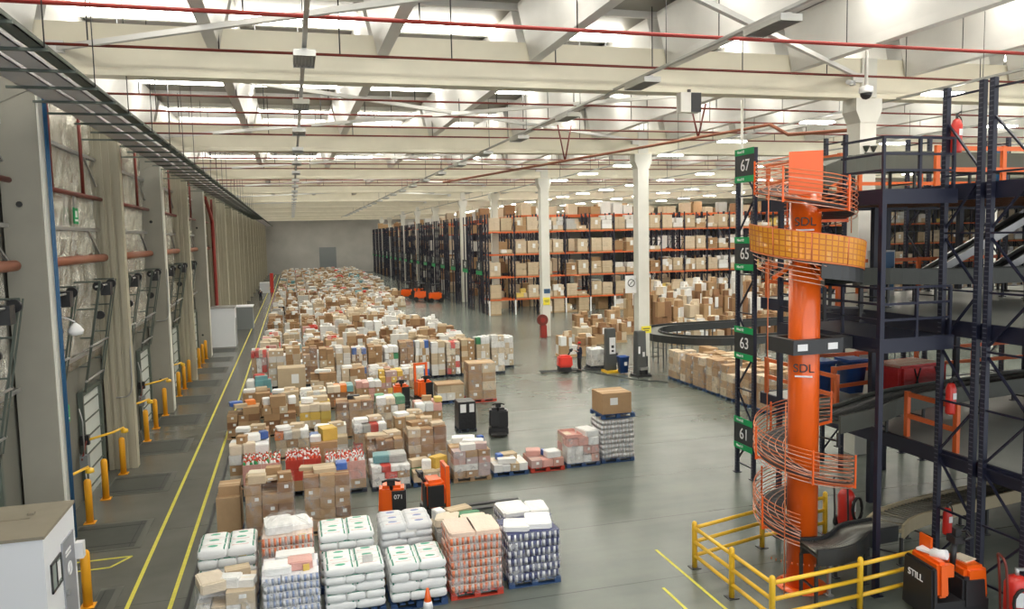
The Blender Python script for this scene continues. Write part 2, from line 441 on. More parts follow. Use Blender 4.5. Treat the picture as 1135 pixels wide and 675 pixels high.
# far wall and right wall, both of grooved concrete
fwm = MB().span((XW - .4, YE, 0), (XE, YE + .4, 15))
for z in (4.2, 6.9, 9.6): fwm.box((20, YE - .02, z), (60, .05, .12))
struct('wall_far', fwm, 'far_concrete')
struct('wall_right', MB().span((XE, -2, 0), (XE + .4, YE + .4, 15)), 'far_concrete')
dm = MB().span((6.4, YE - .12, 0), (10.4, YE - .04, 6.2)); 
for z in range(1, 6): dm.box((8.4, YE - .14, z), (4.0, .05, .06))
struct('door_20', dm, 'door_dark')
# dock wall: lower panel wall with silver insulation foil above
wl = MB().span((XW - .4, -2, 0), (XW, YE, 15.0))
struct('wall_left', wl, 'wall_panel')
foil_me = None
COLS_FLAT = [21.6 + 18.3 * k for k in range(0, 3)]
COLS_RIB = [30.5, 48.9] + [66.8 + 8.9 * k for k in range(15)]
def foil(y0, y1, z0, z1, seed):
    rnd = random.Random(seed); nx, nz = int((y1 - y0) / .28), int((z1 - z0) / .42); vs = []; fs = []
    for j in range(nz + 1):
        for i in range(nx + 1):
            e = 0 if i in (0, nx) or j in (0, nz) else 1
            ph = math.sin(i * 1.7 + seed) * .05 + math.sin(i * .63 + j * .35 + seed * 2) * .05
            vs.append((XW + .06 + e * (abs(ph) + rnd.random() * .10), y0 + (y1 - y0) * i / nx, z0 + (z1 - z0) * j / nz))
    for j in range(nz):
        for i in range(nx):
            a = j * (nx + 1) + i; fs.append((a, a + 1, a + nx + 2, a + nx + 1))
    m_ = MB(); m_.add(vs, fs, False); m_.span((XW, y0, z0), (XW + .05, y1, z1)); return m_
edges = [12.0, 21.4, 30.6, 39.9, 49.0, 58.2, 66.6]
for i in range(6):
    o = struct('wall_panel_foil_%d' % (i + 1), foil(edges[i] + .45, edges[i + 1] - .35, 4.2, 12.6, i), 'silver_foil'); o.name = 'trim_%d' % (i + 1)
fc = MB()
fc.box((-6.14, 0, 5.95), (.86, .62, 11.9), taper=.985); fc.prism([(-6.6, 11.3), (-5.68, 11.75), (-5.5, 12.42), (-6.6, 12.42)], 'y', -.34, .34)
fc.m(1).box((-5.695, 0, 5.9), (.05, .5, 11.6))
for z in (9.0, 1.6): fc.m(2).cyl((-6.2, -.33, z), (-6.2, -.30, z), .07, 10)
fl_me = fc.mesh('column', ['column_concrete', 'column_pale', 'black_rubber'])
for y in COLS_FLAT:
    o = obj('column', fl_me, None, (0, y, 0)); o['kind'] = 'structure'
rc = MB(); rc.box((-6.15, 0, 6.1), (.9, .5, 12.2))
for k in range(4): rc.box((-6.5 + k * .24, -.28, 6.1), (.13, .08, 12.2))
rc.box((-5.70, -.1, 6.1), (.10, .42, 12.2))
rib_me = rc.mesh('column', 'rib_column')
for y in COLS_RIB:
    o = obj('column', rib_me, None, (0, y, 0)); o['kind'] = 'structure'
# floor lines and dock pits
lm = MB(); lm.box((-3.85, 103, .003), (.09, 180, .006)); struct('floor_marking_line', lm, 'line_yellow')
lm = MB(); lm.box((-2.93, 103, .003), (.09, 180, .006)); struct('floor_marking_line', lm, 'line_yellow')
lm = MB(); lm.box((-2.58, 60, .003), (.10, 94, .006)); struct('floor_trim', lm, 'black_rubber')
for y0, y1, x in ((10, 17.6, 8.55), (10, 15.6, 7.75)):
    lm = MB(); lm.box((x, (y0 + y1) / 2, .003), (.07, y1 - y0, .006)); struct('floor_marking_line', lm, 'line_yellow')
lm = MB()
for a, b in (((-5.6, 20.9), (-4.7, 20.9)), ((-4.7, 20.9), (-4.3, 21.5)), ((-4.3, 21.5), (-5.6, 21.5))):
    lm.bar((a[0], a[1], .004), (b[0], b[1], .004), .07, .006)
struct('floor_marking_line', lm, 'line_yellow')
DOCKS = [18.5, 23.2, 28.1, 32.95, 37.75, 42.5, 47.2, 51.9, 56.6, 61.3]
for i, y in enumerate(DOCKS):
    p = MB(); xo = -5.2 if i else -4.2
    p.m(1).box((xo if i else -4.38, y, .004), (2.0 if i else .5, 2.26, .008)); p.m(0).box((xo - .05 if i else -4.45, y, .009), (1.75 if i else .32, 2.0, .008))
    p.m(2).box((-4.5, y, .0145), (.03, 1.95, .004))
    if i: p.box((-5.25, y - .72, .0145), (1.75, .03, .004)); p.box((-5.25, y + .72, .0145), (1.75, .03, .004))
    tag(obj('dock_leveller', p, None, mats=['pit_dark', 'pit_edge', 'black_rubber']), 'dark steel dock leveller plate in the floor at the %s dock door' % ORD[i], 'dock leveller', 'dock levellers along the wall')
    d = MB(); d.box((XW + .05, y, 1.6), (.06, 2.3, 3.2))
    for k in range(6): d.m(1).box((XW + .095, y, .25 + k * .54), (.05, 2.3, .035))
    d.m(2).box((XW + .10, y - 1.2, 1.7), (.16, .12, 3.4)); d.box((XW + .10, y + 1.2, 1.7), (.16, .12, 3.4)); d.box((XW + .1, y, 3.35), (.16, 2.5, .14))
    struct('door_%d' % (i + 1), d, ['door_slat', 'dark_green_steel', 'dark_green_steel'])

# ------------------------------------------------------------------ racks, mezzanine and spiral (largest objects first)
def frame_parts(t, y0, y1, h, z0=0.0, step=1.25, post='post_navy', foot=True):
    """upright frame along Y at x=0: two posts (each a part) and their bracing"""
    for y in (y0, y1):
        p = MB(); p.box((0, y, z0 + (h - z0) / 2), (.11, .12, h - z0))
        if foot: p.box((0, y, z0 + .01), (.22, .22, .02))
        obj('post', p, t, mats=post)
    b = MB(); z = z0 + .35; k = 0
    while z + step < h:
        b.bar((0, y0, z), (0, y1, z), .05, .04)
        a, c = (y0, y1) if k % 2 else (y1, y0)
        b.bar((.01, a, z + .06), (.01, c, z + step - .06), .05, .04); z += step; k += 1
    b.bar((0, y0, h - .2), (0, y1, h - .2), .05, .04)
    obj('brace', b, t, mats='steel_navy')
def level_sign(t, num, y0, y1, z0):
    s = obj('level_sign', MB().box((-.075, (y0 + y1) / 2, z0 + .51), (.02, y1 - y0, 1.04)), t, mats='sign_black')
    for dz, lab in ((.94, 'Nivel 02'), (.08, 'Nivel 01')):
        obj('green_strip', MB().box((-.09, (y0 + y1) / 2, z0 + dz), (.012, y1 - y0, .2)), s, mats='sign_green', label='green strip with white lettering')
        obj('lettering', text_mesh(lab, .12, 'sign_white'), s, (-.099, (y0 + y1) / 2 + .18, z0 + dz), rot=(PI / 2, 0, -PI / 2))
    obj('number', text_mesh(num, .52, 'sign_white'), s, (-.089, (y0 + y1) / 2 - .05, z0 + .50), rot=(PI / 2, 0, -PI / 2), label='white number %s' % num)
t = thing('rack_upright', 'navy rack upright frame carrying the green and black level number signs', 'rack frame', (14, 0, 0), group='rack upright frames of the mezzanine')
frame_parts(t, 21.72, 22.68, 10.58)
for num, z in (('61', .88), ('63', 3.87), ('65', 6.76), ('67', 9.55)): level_sign(t, num, 21.66, 22.74, z)
t = thing('rack_upright', 'tall navy rack upright frame standing behind the orange and black truck', 'rack frame', (14, 0, 0), group='rack upright frames of the mezzanine')
frame_parts(t, 13.36, 14.3, 11.02)
t2 = thing('rack_upright', 'tall navy rack upright frame next to the red wheeled extinguisher', 'rack frame', (14, 0, 0), group='rack upright frames of the mezzanine')
frame_parts(t2, 12.05, 13.1, 11.02)
for k, (x, wd) in enumerate(((17.3, 'second'), (20.6, 'third'), (23.9, 'fourth'))):
    for nm, y0, y1, h in (('behind the signs', 21.72, 22.68, 11.0), ('behind the near frame', 13.36, 14.3, 11.0)):
        if nm != 'behind the signs': continue
        t = thing('rack_upright', 'navy rack upright frame %s along the row behind the sign frame' % wd, 'rack frame', (x, 0, 0), group='rack upright frames of the mezzanine')
        frame_parts(t, y0, y1, h)
# mezzanine floors with navy edge beams
def slab(z, x0, x1, y0, y1, top, under):
    m_ = MB(); m_.m(0).span((x0, y0, z - .06), (x1, y1, z)); m_.m(1)
    m_.span((x0 - .09, y0, z - .33), (x0, y1, z + .02)); m_.span((x0, y0 - .1, z - .33), (x1, y0, z + .02)); m_.span((x0, y1, z - .33), (x1, y1 + .1, z + .02))
    m_.m(2)
    for k in range(int((x1 - x0) / 1.2)): m_.span((x0 + .6 + k * 1.2, y0, z - .26), (x0 + .72 + k * 1.2, y1, z - .06))
    o = struct('mezzanine_slab', m_, [top, 'steel_navy', under]); return o
for z in (2.9, 5.9, 8.9):
    slab(z, 14.17, 32.0, 10.6, 21.5, 'deck_grey', 'deck_brown')
# navy posts carrying the floors
k = 0
for x, y in ((15.9, 21.3), (18.6, 21.3), (21.5, 21.3), (24.5, 21.3), (16.0, 18.8), (19.7, 18.8), (22.5, 18.75), (26.0, 18.75)):
    m_ = MB()
    for z0, z1 in ((0, 2.57), (2.9, 5.57), (5.9, 8.57)): m_.box((0, 0, (z0 + z1) / 2), (.16, .16, z1 - z0))
    o = struct('mezzanine_column', m_, 'steel_navy', (x, y, 0))
# service platforms on slim posts round the spiral
t = thing('service_platform', 'navy two-level service platform with handrails beside the orange spiral column', 'platform', (11.95, 13.82, 0))
for z, lv in ((5.62, 0), (8.78, 1)):
    d = MB(); d.span((0, 0, z - .05), (1.85, 3.6, z)); d.span((-.06, -.06, z - .28), (1.87, 0, z + .03)); d.span((-.06, 0, z - .28), (0, 3.6, z + .03)); d.span((0, 3.6, z - .28), (1.87, 3.66, z + .03))
    obj('deck', d, t, mats='steel_navy')
    r = MB(); ye = 1.3 if lv else 3.6
    for x, y in ((0, 0), (.92, 0), (1.8, 0), (0, 1.2)) + (() if lv else ((0, 2.4), (0, 3.6))): r.box((x, y, z + .56), (.06, .06, 1.1))
    for dz in (.42, .76, 1.1):
        r.bar((0, 0, z + dz), (1.8, 0, z + dz), .05); r.bar((0, 0, z + dz), (0, ye, z + dz), .05)
    obj('handrail', r, t, mats='steel_navy')
for x, y in ((0, 0), (0, 3.55)):
    p = MB(); p.box((x, y, 4.25), (.11, .11, 8.5)); p.box((x, y, .01), (.24, .24, .02)); obj('post', p, t, mats='steel_navy')
# orange hand rails along the mezzanine edge
def rail(lab, p, q, z, gaps=2):
    p, q = Vector((*p, 0)), Vector((*q, 0)); d = q - p
    t = thing('guard_rail', lab, 'railing', (p.x, p.y, z), group='orange guard rails on the mezzanine')
    for i in range(gaps + 1):
        m_ = MB(); v = d * (i / gaps); m_.box((v.x, v.y, .56), (.12, .09, 1.12), rz=math.atan2(d.y, d.x)); obj('post', m_, t, mats='beam_orange')
    for dz in (.52, 1.05):
        m_ = MB(); m_.bar((0, 0, dz), (d.x, d.y, dz), .06, .11); obj('rail', m_, t, mats='beam_orange')
for z, nm in ((2.9, 'lowest'), (5.9, 'middle'), (8.9, 'top')):
    rail('orange two-bar guard rail on the edge of the %s deck beside the signs' % nm, (14.25, 21.4), (14.25, 18.1), z)
    rail('orange guard rail along the rear edge of the %s mezzanine deck' % nm, (15.2, 21.35), (27.0, 21.35), z, 5)
rail('orange guard rail with end post on the lowest deck beside the near frame', (14.32, 15.6), (14.25, 14.05), 2.9, 1)
rail('orange guard rail in front of the upper conveyor on the top deck', (15.6, 16.2), (26.0, 16.2), 8.9, 5)
rail('orange guard rail around the blue bins on the lowest deck', (15.0, 19.2), (16.8, 19.5), 2.9, 1)
# conveyors
def conveyor(lab, pts, wd, side_h, legs_z, mats=('conveyor_grey', 'roller_steel', 'steel_dark'), group=None, rollers=True, label_plate=False):
    pts = [Vector(p) for p in pts]; N = len(pts)
    t = thing('roller_conveyor', lab, 'conveyor', (pts[0].x, pts[0].y, legs_z), group=group or 'conveyors')
    o0 = Vector((pts[0].x, pts[0].y, legs_z)); L = []
    for i, p in enumerate(pts):
        d = pts[min(i + 1, N - 1)] - pts[max(i - 1, 0)]; d.z = 0; d.normalize(); nn = Vector((-d.y, d.x, 0)); L.append((p - o0, nn))
    for sgn in (-1, 1):
        m_ = MB(); vs = []; fs = []
        for p, nn in L:
            for off, dz in ((wd / 2, -side_h), (wd / 2 + .06, -side_h), (wd / 2 + .06, .08), (wd / 2, .08)):
                q = p + nn * (off * sgn); vs.append((q.x, q.y, q.z + dz))
        for i in range(N - 1):
            for k in range(4): fs.append((i * 4 + k, i * 4 + (k + 1) % 4, i * 4 + 4 + (k + 1) % 4, i * 4 + 4 + k))
        fs += [(0, 1, 2, 3), tuple(range(4 * N - 4, 4 * N))]
        m_.add(vs, fs); obj('side_panel', m_, t, mats=mats[0])
    m_ = MB(); vs = []; fs = []
    for p, nn in L:
        for off, dz in ((-wd / 2, -.12), (wd / 2, -.12), (wd / 2, -.05), (-wd / 2, -.05)):
            q = p + nn * off; vs.append((q.x, q.y, q.z + dz))
    for i in range(N - 1):
        for k in range(4): fs.append((i * 4 + k, i * 4 + (k + 1) % 4, i * 4 + 4 + (k + 1) % 4, i * 4 + 4 + k))
    fs += [(0, 1, 2, 3), tuple(range(4 * N - 4, 4 * N))]
    m_.add(vs, fs); obj('bed', m_, t, mats=mats[2])
    if rollers:
        m_ = MB(); tot = 0
        for i in range(N - 1):
            a, b = L[i], L[i + 1]; seg = (b[0] - a[0]).length; nseg = max(1, int(seg / .11))
            for k in range(nseg):
                f = k / nseg; p = a[0].lerp(b[0], f); nn = a[1].lerp(b[1], f)
                q0, q1 = p + nn * (wd / 2 - .02), p - nn * (wd / 2 - .02)
                m_.tube([(q0.x, q0.y, q0.z), (q1.x, q1.y, q1.z)], .025, 6)
        obj('roller_track', m_, t, mats=mats[1])
    last = -9; dist = 0
    for i in range(N):
        if i: dist += (L[i][0] - L[i - 1][0]).length
        if dist - last > 1.7 and L[i][0].z > .5:
            last = dist; p, nn = L[i]; m_ = MB(); zt = p.z - side_h + .02
            for sgn in (-1, 1):
                q = p + nn * (sgn * wd / 2); m_.box((q.x, q.y, zt / 2), (.06, .06, zt)); m_.box((q.x, q.y, .01), (.14, .14, .02))
            a, b = p + nn * (wd / 2), p - nn * (wd / 2); m_.bar((a.x, a.y, zt * .4), (b.x, b.y, zt * .4), .04)
            obj('leg', m_, t, mats='steel_dark')
    return t
def arc(cx, cy, r, a0, a1, z0, z1, n):
    return [(cx + r * math.cos(math.radians(a0 + (a1 - a0) * i / n)), cy + r * math.sin(math.radians(a0 + (a1 - a0) * i / n)), z0 + (z1 - z0) * i / n) for i in range(n + 1)]
SX, SY = 10.75, 14.75
def dense(pts, step=.35):
    out = [Vector(pts[0])]
    for a, b in zip(pts, pts[1:]):
        a, b = Vector(a), Vector(b); n_ = max(1, int((b - a).length / step)); out += [a.lerp(b, (i + 1) / n_) for i in range(n_)]
    return out
def smooth_path(pts, it=3):
    pts = [Vector(p) for p in pts]
    for _ in range(it):
        q = [pts[0]]
        for a, b in zip(pts, pts[1:]): q += [a.lerp(b, .25), a.lerp(b, .75)]
        q.append(pts[-1]); pts = q
    return pts
conveyor('black curved outfeed conveyor leaving the foot of the orange spiral', smooth_path([(10.42, 14.05, 1.2), (11.0, 13.98, 1.18), (11.6, 14.3, 1.14), (12.2, 14.85, 1.06), (12.9, 15.1, .96), (13.4, 15.25, .9)]), .62, .28, 0, ('conveyor_black', 'roller_steel', 'steel_dark'))
conveyor('beige conveyor running across the ground floor under the mezzanine', smooth_path([(13.42, 15.25, .9), (14.2, 15.75, .9), (16.5, 16.1, .95), (20.0, 16.45, 1.0), (24.0, 16.6, 1.0)], 2), .75, .25, 0, ('conveyor_beige', 'roller_steel', 'conveyor_beige'))
conveyor('dark grey conveyor on the lowest deck in front of the red bale', smooth_path([(12.05, 15.75, 3.55), (13.4, 16.15, 3.55), (14.9, 16.9, 3.6), (17.0, 17.15, 3.65), (22.0, 17.6, 3.7), (30.5, 17.9, 3.7)], 2), .8, .34, 2.9, ('conveyor_grey', 'conveyor_black', 'conveyor_grey'))
conveyor('dark conveyor crossing the middle deck above the red bale', smooth_path([(12.0, 15.1, 7.0), (12.9, 16.4, 6.95), (15.2, 17.8, 6.85), (18.0, 18.0, 6.7), (30.5, 18.0, 6.7)], 2), .75, .34, 5.9, ('conveyor_grey', 'conveyor_black', 'conveyor_grey'))
conveyor('grey conveyor on the top deck feeding the head of the spiral', smooth_path([(11.45, 15.75, 9.35), (13.0, 16.9, 9.7), (15.0, 17.4, 9.9), (19.0, 17.5, 9.85), (30.5, 17.5, 9.8)], 2), .8, .42, 8.9, ('conveyor_grey', 'roller_steel', 'conveyor_grey'))
for i, (x, y) in enumerate(((19.2, 21.0), (21.0, 20.25), (22.8, 19.5))):
    conveyor('%s of the sloping belt conveyors climbing from the middle deck' % ORD[i], dense([(x, y - .3, 6.35), (x + 4.6, y - .3, 8.45)], .8), .5, .18, 5.9, ('galvanised', 'roller_steel', 'conveyor_black'), 'sloping belt conveyors', rollers=False)
# the big curved conveyor loop on the far side of the column
pts = [(46, 38.6, 2.05)] + [(36 - 2 * i, 38.6, 2.05) for i in range(0, 6)] + arc(24.0, 42.1, 3.5, -90, -270, 2.05, 2.05, 18) + [(26 + 2 * i, 45.6, 2.05) for i in range(0, 10)]
conveyor('long grey belt conveyor with a round bend beside the white column', pts, 1.0, .34, 0, ('conveyor_black', 'roller_steel', 'conveyor_grey'), rollers=False)

# the orange spiral
def spiral():
    t = thing('spiral_chute', 'tall orange spiral chute column with wire guards', 'spiral chute', (SX, SY, 0))
    c = MB(); c.lathe([(.33, 0), (.33, 9.63)], n=28); obj('column', c, t, mats='orange_paint')
    f = MB(); f.lathe([(.56, 0), (.56, .03), (.36, .04)], n=24)
    for k in range(6): f.cyl((.46 * math.cos(k * PI / 3), .46 * math.sin(k * PI / 3), .03), (.46 * math.cos(k * PI / 3), .46 * math.sin(k * PI / 3), .07), .03, 6)
    obj('base_flange', f, t, mats='orange_paint')
    col_dir = math.atan2(-SY, -SX) + PI / 2
    p = MB(); p.box((math.sin(col_dir) * .36, -math.cos(col_dir) * .36, 9.2), (.68, .03, .9), rz=col_dir); o = obj('guard_panel', p, t, mats='orange_paint')
    for z in (8.16, 5.0):
        a = col_dir; nx, ny = math.sin(a), -math.cos(a)
        obj('lettering', text_mesh('SDL', .26, 'sign_black'), t, (nx * .345, ny * .345, z), rot=(PI / 2, 0, a), label='black SDL lettering')
        m_ = MB(); m_.box((nx * .338, ny * .338, z - .17), (.36, .02, .035), rz=a); obj('underline', m_, t, mats='panel_white')
    def helix(r, a0, a1, z0, z1, n_=None, dz=0):
        n_ = n_ or int(abs(a1 - a0) / 10)
        return [(r * math.cos(math.radians(a0 + (a1 - a0) * i / n_)), r * math.sin(math.radians(a0 + (a1 - a0) * i / n_)), z0 + (z1 - z0) * i / n_ + dz) for i in range(n_ + 1)]
    def ribbon(m_, ra, rb, a0, a1, z0, z1, th=.03, dza=0, dzb=0):
        A, B = helix(ra, a0, a1, z0, z1, dz=dza), helix(rb, a0, a1, z0, z1, dz=dzb); vs = []; fs = []; N = len(A)
        for p_, q_ in zip(A, B): vs += [p_, q_, (q_[0], q_[1], q_[2] - th), (p_[0], p_[1], p_[2] - th)]
        for i in range(N - 1):
            for k in range(4): fs.append((4 * i + k, 4 * i + (k + 1) % 4, 4 * i + 4 + (k + 1) % 4, 4 * i + 4 + k))
        fs += [(0, 1, 2, 3), tuple(range(4 * N - 4, 4 * N))]
        m_.add(vs, fs, False)
    for nm, a0, a1, z0, z1 in (('upper', 60, 440, 9.05, 7.95), ('lower', 20, 592, 3.6, 1.32)):
        pan = MB(); ribbon(pan, .36, .98, a0, a1, z0 + .06, z1 + .06); obj('slide_pan', pan, t, mats='steel_dark', label='dark sliding surface')
        for k in range(9):
            m_ = MB(); m_.tube(helix(1.03 + .02 * (k % 2), a0, a1, z0, z1, dz=k * .085 - .02), .011, 5)
            obj('guard_wire', m_, t, mats='wire_orange' if k % 3 else 'wire_copper')
        for k in range(4):
            m_ = MB(); m_.tube(helix(.42 + .16 * k, a0, a1, z0, z1, dz=.09), .010, 5); obj('guard_wire', m_, t, mats='wire_copper')
        ang = a0
        while ang <= a1:
            z = z0 + (z1 - z0) * (ang - a0) / (a1 - a0); ca, sa = math.cos(math.radians(ang)), math.sin(math.radians(ang))
            m_ = MB(); m_.bar((.3 * ca, .3 * sa, z), (1.08 * ca, 1.08 * sa, z), .05, .06); m_.bar((1.08 * ca, 1.08 * sa, z - .04), (1.08 * ca, 1.08 * sa, z + .70), .035, .025)
            obj('guard_bracket', m_, t, mats='orange_paint'); ang += 75
    # mid section: curved conveyor with mesh side guard, from the left round the front to the right
    a0, a1, z0, z1 = 165, 352, 7.58, 7.05
    m_ = MB(); ribbon(m_, .40, 1.12, a0, a1, z0, z1, .06); ribbon(m_, 1.12, 1.17, a0 + 85, a1, z0 - .27, z1, .30); obj('curved_bed', m_, t, mats='conveyor_black', label='black curved bed')
    A, B = helix(1.19, a0, a1, z0, z1, 30), helix(1.22, a0, a1, z0, z1, 30, dz=.56); vs = []; fs = []
    for p_, q_ in zip(A, B): vs += [p_, q_]
    for i in range(30): fs.append((2 * i, 2 * i + 2, 2 * i + 3, 2 * i + 1))
    g = MB(); g.add(vs, fs); me = g.mesh('mesh_guard', 'orange_mesh_guard'); uv = me.uv_layers.new(name='UVMap')
    for lp in me.loops:
        i = lp.vertex_index; uv.data[lp.index].uv = ((i // 2) * 1.0, (i % 2) * 5)
    obj('mesh_guard', me, t, label='orange wire mesh side guard')
    m_ = MB(); m_.tube(helix(1.21, a0, a1, z0, z1, 30, dz=.57), .012, 6); m_.tube(helix(1.19, a0, a1, z0, z1, 30, dz=-.01), .012, 6)
    for k in range(0, 31, 6): m_.tube([A[k], B[k]], .011, 6)
    obj('guard_rim', m_, t, mats='wire_orange')
    for k in range(5):
        m_ = MB(); m_.tube(helix(1.16 - .03 * k, 165, 255, 7.58, 7.25, 12, dz=-.1 * k), .011, 5); obj('guard_wire', m_, t, mats='wire_copper')
    m_ = MB(); 
    for a in (200, 250, 300, 340):
        ca, sa = math.cos(math.radians(a)), math.sin(math.radians(a)); m_.bar((.3 * ca, .3 * sa, 7.3), (1.1 * ca, 1.1 * sa, 7.0), .07)
    obj('support_arm', m_, t, mats='orange_paint')
    # collar tied to the platform
    m_ = MB(); m_.span((-.62, -.50, 5.34), (.62, -.36, 5.66)); m_.span((-.62, .36, 5.34), (.62, .50, 5.66)); m_.span((-.62, -.36, 5.34), (-.48, .36, 5.66)); m_.span((.48, -.36, 5.34), (.62, .36, 5.66)); m_.span((.62, -.18, 5.36), (1.12, .18, 5.62))
    o = obj('collar', m_, t, mats='steel_dark', label='dark steel collar')
    for x in (-.4, .35): obj('plate', MB().box((x, -.51, 5.5), (.24, .012, .14)), o, mats='panel_white')
    m_ = MB()
    for k in range(10):
        a = math.radians(200 + 6 * k); m_.cyl((1.1 * math.cos(a), 1.1 * math.sin(a), .9), (1.1 * math.cos(a), 1.1 * math.sin(a), .95), .01, 5)
    for (x, y, z0, z1) in ((-1.08, -.25, 3.7, 9.0), (-.9, -.65, .2, 4.4), (1.1, -.1, 7.9, 8.9)):
        m_.tube([(x, y, z0), (x, y, z1)], .012, 5)
    obj('tie_rod', m_, t, mats='wire_orange')
    m_ = MB(); m_.box((.25, -.62, .44), (.06, .06, .88)); m_.box((.25, -.62, .012), (.16, .16, .024)); obj('outlet_leg', m_, t, mats='galvanised')
spiral()
# yellow pipe barrier
t = thing('safety_barrier', 'yellow pipe safety barrier fencing the foot of the orange spiral', 'barrier', (8.95, 13.2, 0))
PO = [(0, 3.15), (0, 1.5), (0, 0), (2.25, .2), (4.15, .42), (2.2, 3.7), (4.25, 3.95)]
for x, y in PO:
    m_ = MB(); m_.lathe([(.062, 0), (.062, 1.08), (.05, 1.12), (.02, 1.14)], (x, y, 0), 12); p = obj('post', m_, t, mats='safety_yellow')
    m_ = MB(); m_.box((x, y, .008), (.24, .24, .016)); obj('base_plate', m_, p, mats='steel_dark')
for a, b in ((0, 1), (1, 2), (2, 3), (3, 4), (0, 5), (5, 6)):
    for z in (.30, .64, .98):
        m_ = MB(); m_.tube([(*PO[a], z), (*PO[b], z)], .045, 10); obj('rail', m_, t, mats='safety_yellow')

# ------------------------------------------------------------------ storage racks at the back
RY0, RPITCH, RX0, BAY, LV = 76.5, 6.9, 18.95, 2.72, [1.62, 3.88, 6.16, 8.44]
NB = 17
fm = MB()
for y0, y1 in ((0, 1.05), (1.3, 2.35)):
    for y in (y0, y1): fm.box((0, y, 5.1), (.11, .1, 10.2))
    z = .3; k = 0
    while z < 9.4:
        fm.bar((0, y0, z), (0, y1, z), .05); fm.bar((0, (y0, y1)[k % 2], z), (0, (y1, y0)[k % 2], z + 1.15), .05); z += 1.15; k += 1
frame_me = fm.mesh('upright_frame', 'steel_navy')
beam_me = MB().box((BAY / 2, 0, 0), (BAY - .12, .05, .13)).mesh('shelf_beam', 'beam_orange')
def rack(k, nb, lab):
    y = RY0 + k * RPITCH
    t = thing('pallet_rack', lab, 'pallet rack', (RX0, y, 0), group='pallet racks in the storage hall')
    for b in range(nb + 1): obj('upright_frame', frame_me, t, (b * BAY, 0, 0))
    for L in LV:
        for b in range(nb if k == 0 else 0): obj('shelf_beam', beam_me, t, (b * BAY, -.06, L - .07))
    rear = MB()
    for L in LV + ([10.25] if k else []):
        for yy in (-.06, 1.1, 1.25, 2.4) if L > 9 else (1.1, 1.25, 2.4): rear.span((.1 if k == 0 else 2 * BAY, yy - .025, L - .135), (nb * BAY - .1, yy + .025, L - .005))
    o = obj('rear_beam', rear, t, mats='beam_orange'); o['kind'] = 'stuff'
    if k == 0:
        for b in range(0, nb + 1): obj('column_guard', MB().box((b * BAY, -.09, .75), (.14, .08, 1.5)), t, mats='paper', label='pale upright protector')
    for yy in (3.05, 4.45): obj('sign_post', MB().box((0, yy, 5.1), (.12, .12, 10.2)), t, mats='steel_navy')
    obj('tie_beam', MB().box((0, 3.4, 9.3), (.06, 2.1, .12)), t, mats='beam_orange')
    s = obj('aisle_sign', MB().box((-.08, 3.75, 4.75), (.04, 2.7, 1.3)), t, mats='sign_black'); 
    obj('green_strip', MB().box((-.11, 3.75, 4.2), (.03, 2.7, .42)), s, mats='sign_green')
    obj('number', text_mesh(str(41 - k), 1.0, 'sign_white'), s, (-.105, 3.75, 4.86), rot=(PI / 2, 0, -PI / 2), label='white number %d' % (41 - k))
t = thing('pallet_rack', 'navy pallet rack with orange beams continuing the front rack behind the mezzanine', 'pallet rack', (RX0 + 17 * BAY, RY0, 0), group='pallet racks in the storage hall')
for b in range(1, 16): obj('upright_frame', frame_me, t, (b * BAY, 0, 0))
for L in LV:
    for b in range(15): obj('shelf_beam', beam_me, t, (b * BAY, -.06, L - .07))
for k in range(17):
    rack(k, NB if k < 3 else 5, 'navy pallet rack with orange beams, row end marked %d' % (41 - k))
# loads on the front rack: each its own thing
def goods_box(rnd, palette, W=1.1, D=1.0, hmin=.8, hmax=1.6):
    """one palletised load: board + irregular block of cartons; one mesh"""
    m_ = MB(); m_.m(0).box((0, 0, .07), (W + .06, D, .14)); h = rnd.uniform(hmin, hmax); z = .14
    nl = max(1, int(h / .4)); lh = h / nl
    for l in range(nl):
        nc = rnd.choice((2, 2, 3)); 
        for c in range(nc):
            for dd in range(2):
                if l == nl - 1 and rnd.random() < .22: continue
                m_.m(rnd.choice(palette)).box((-W / 2 + W * (c + .5) / nc, -D / 4 + dd * D / 2, z + lh / 2 - rnd.uniform(0, .03)), (W / nc - .015, D / 2 - .01, lh - .015))
        z += lh
    return m_, h
SEA_MATS = ['wood_pallet', 'kraft', 'kraft_pale', 'kraft_dark', 'carton_white', 'goods_white', 'goods_grey', 'goods_cream', 'goods_pink', 'goods_red', 'goods_teal', 'goods_blue', 'goods_orange', 'goods_green', 'goods_yellow', 'black_wrap', 'carton_mixed_print', 'pallet_blue']
rr = random.Random(5)
RACK_KINDS = [('pale cardboard cartons', [2], .9, 1.35), ('brown cardboard cartons', [1, 1, 2], .9, 1.4), ('brown and white cartons', [1, 2, 4], .8, 1.3), ('white wrapped goods', [5, 4], .8, 1.5), ('low pale cartons', [2, 2, 4], .35, .5), ('grey wrapped goods', [6, 6, 2], .7, 1.3), ('cartons with yellow packs', [2, 14, 2], .6, .9)]
RACK_ME = []
for nm, pal, a, b in RACK_KINDS:
    RACK_ME.append((nm, [goods_box(rr, pal, 1.1, .98, a, b)[0].mesh('rack_load', SEA_MATS) for _ in range(3)]))
wts = [13, 4, 5, 3, 3, 2, 1.5]
cnt = 0
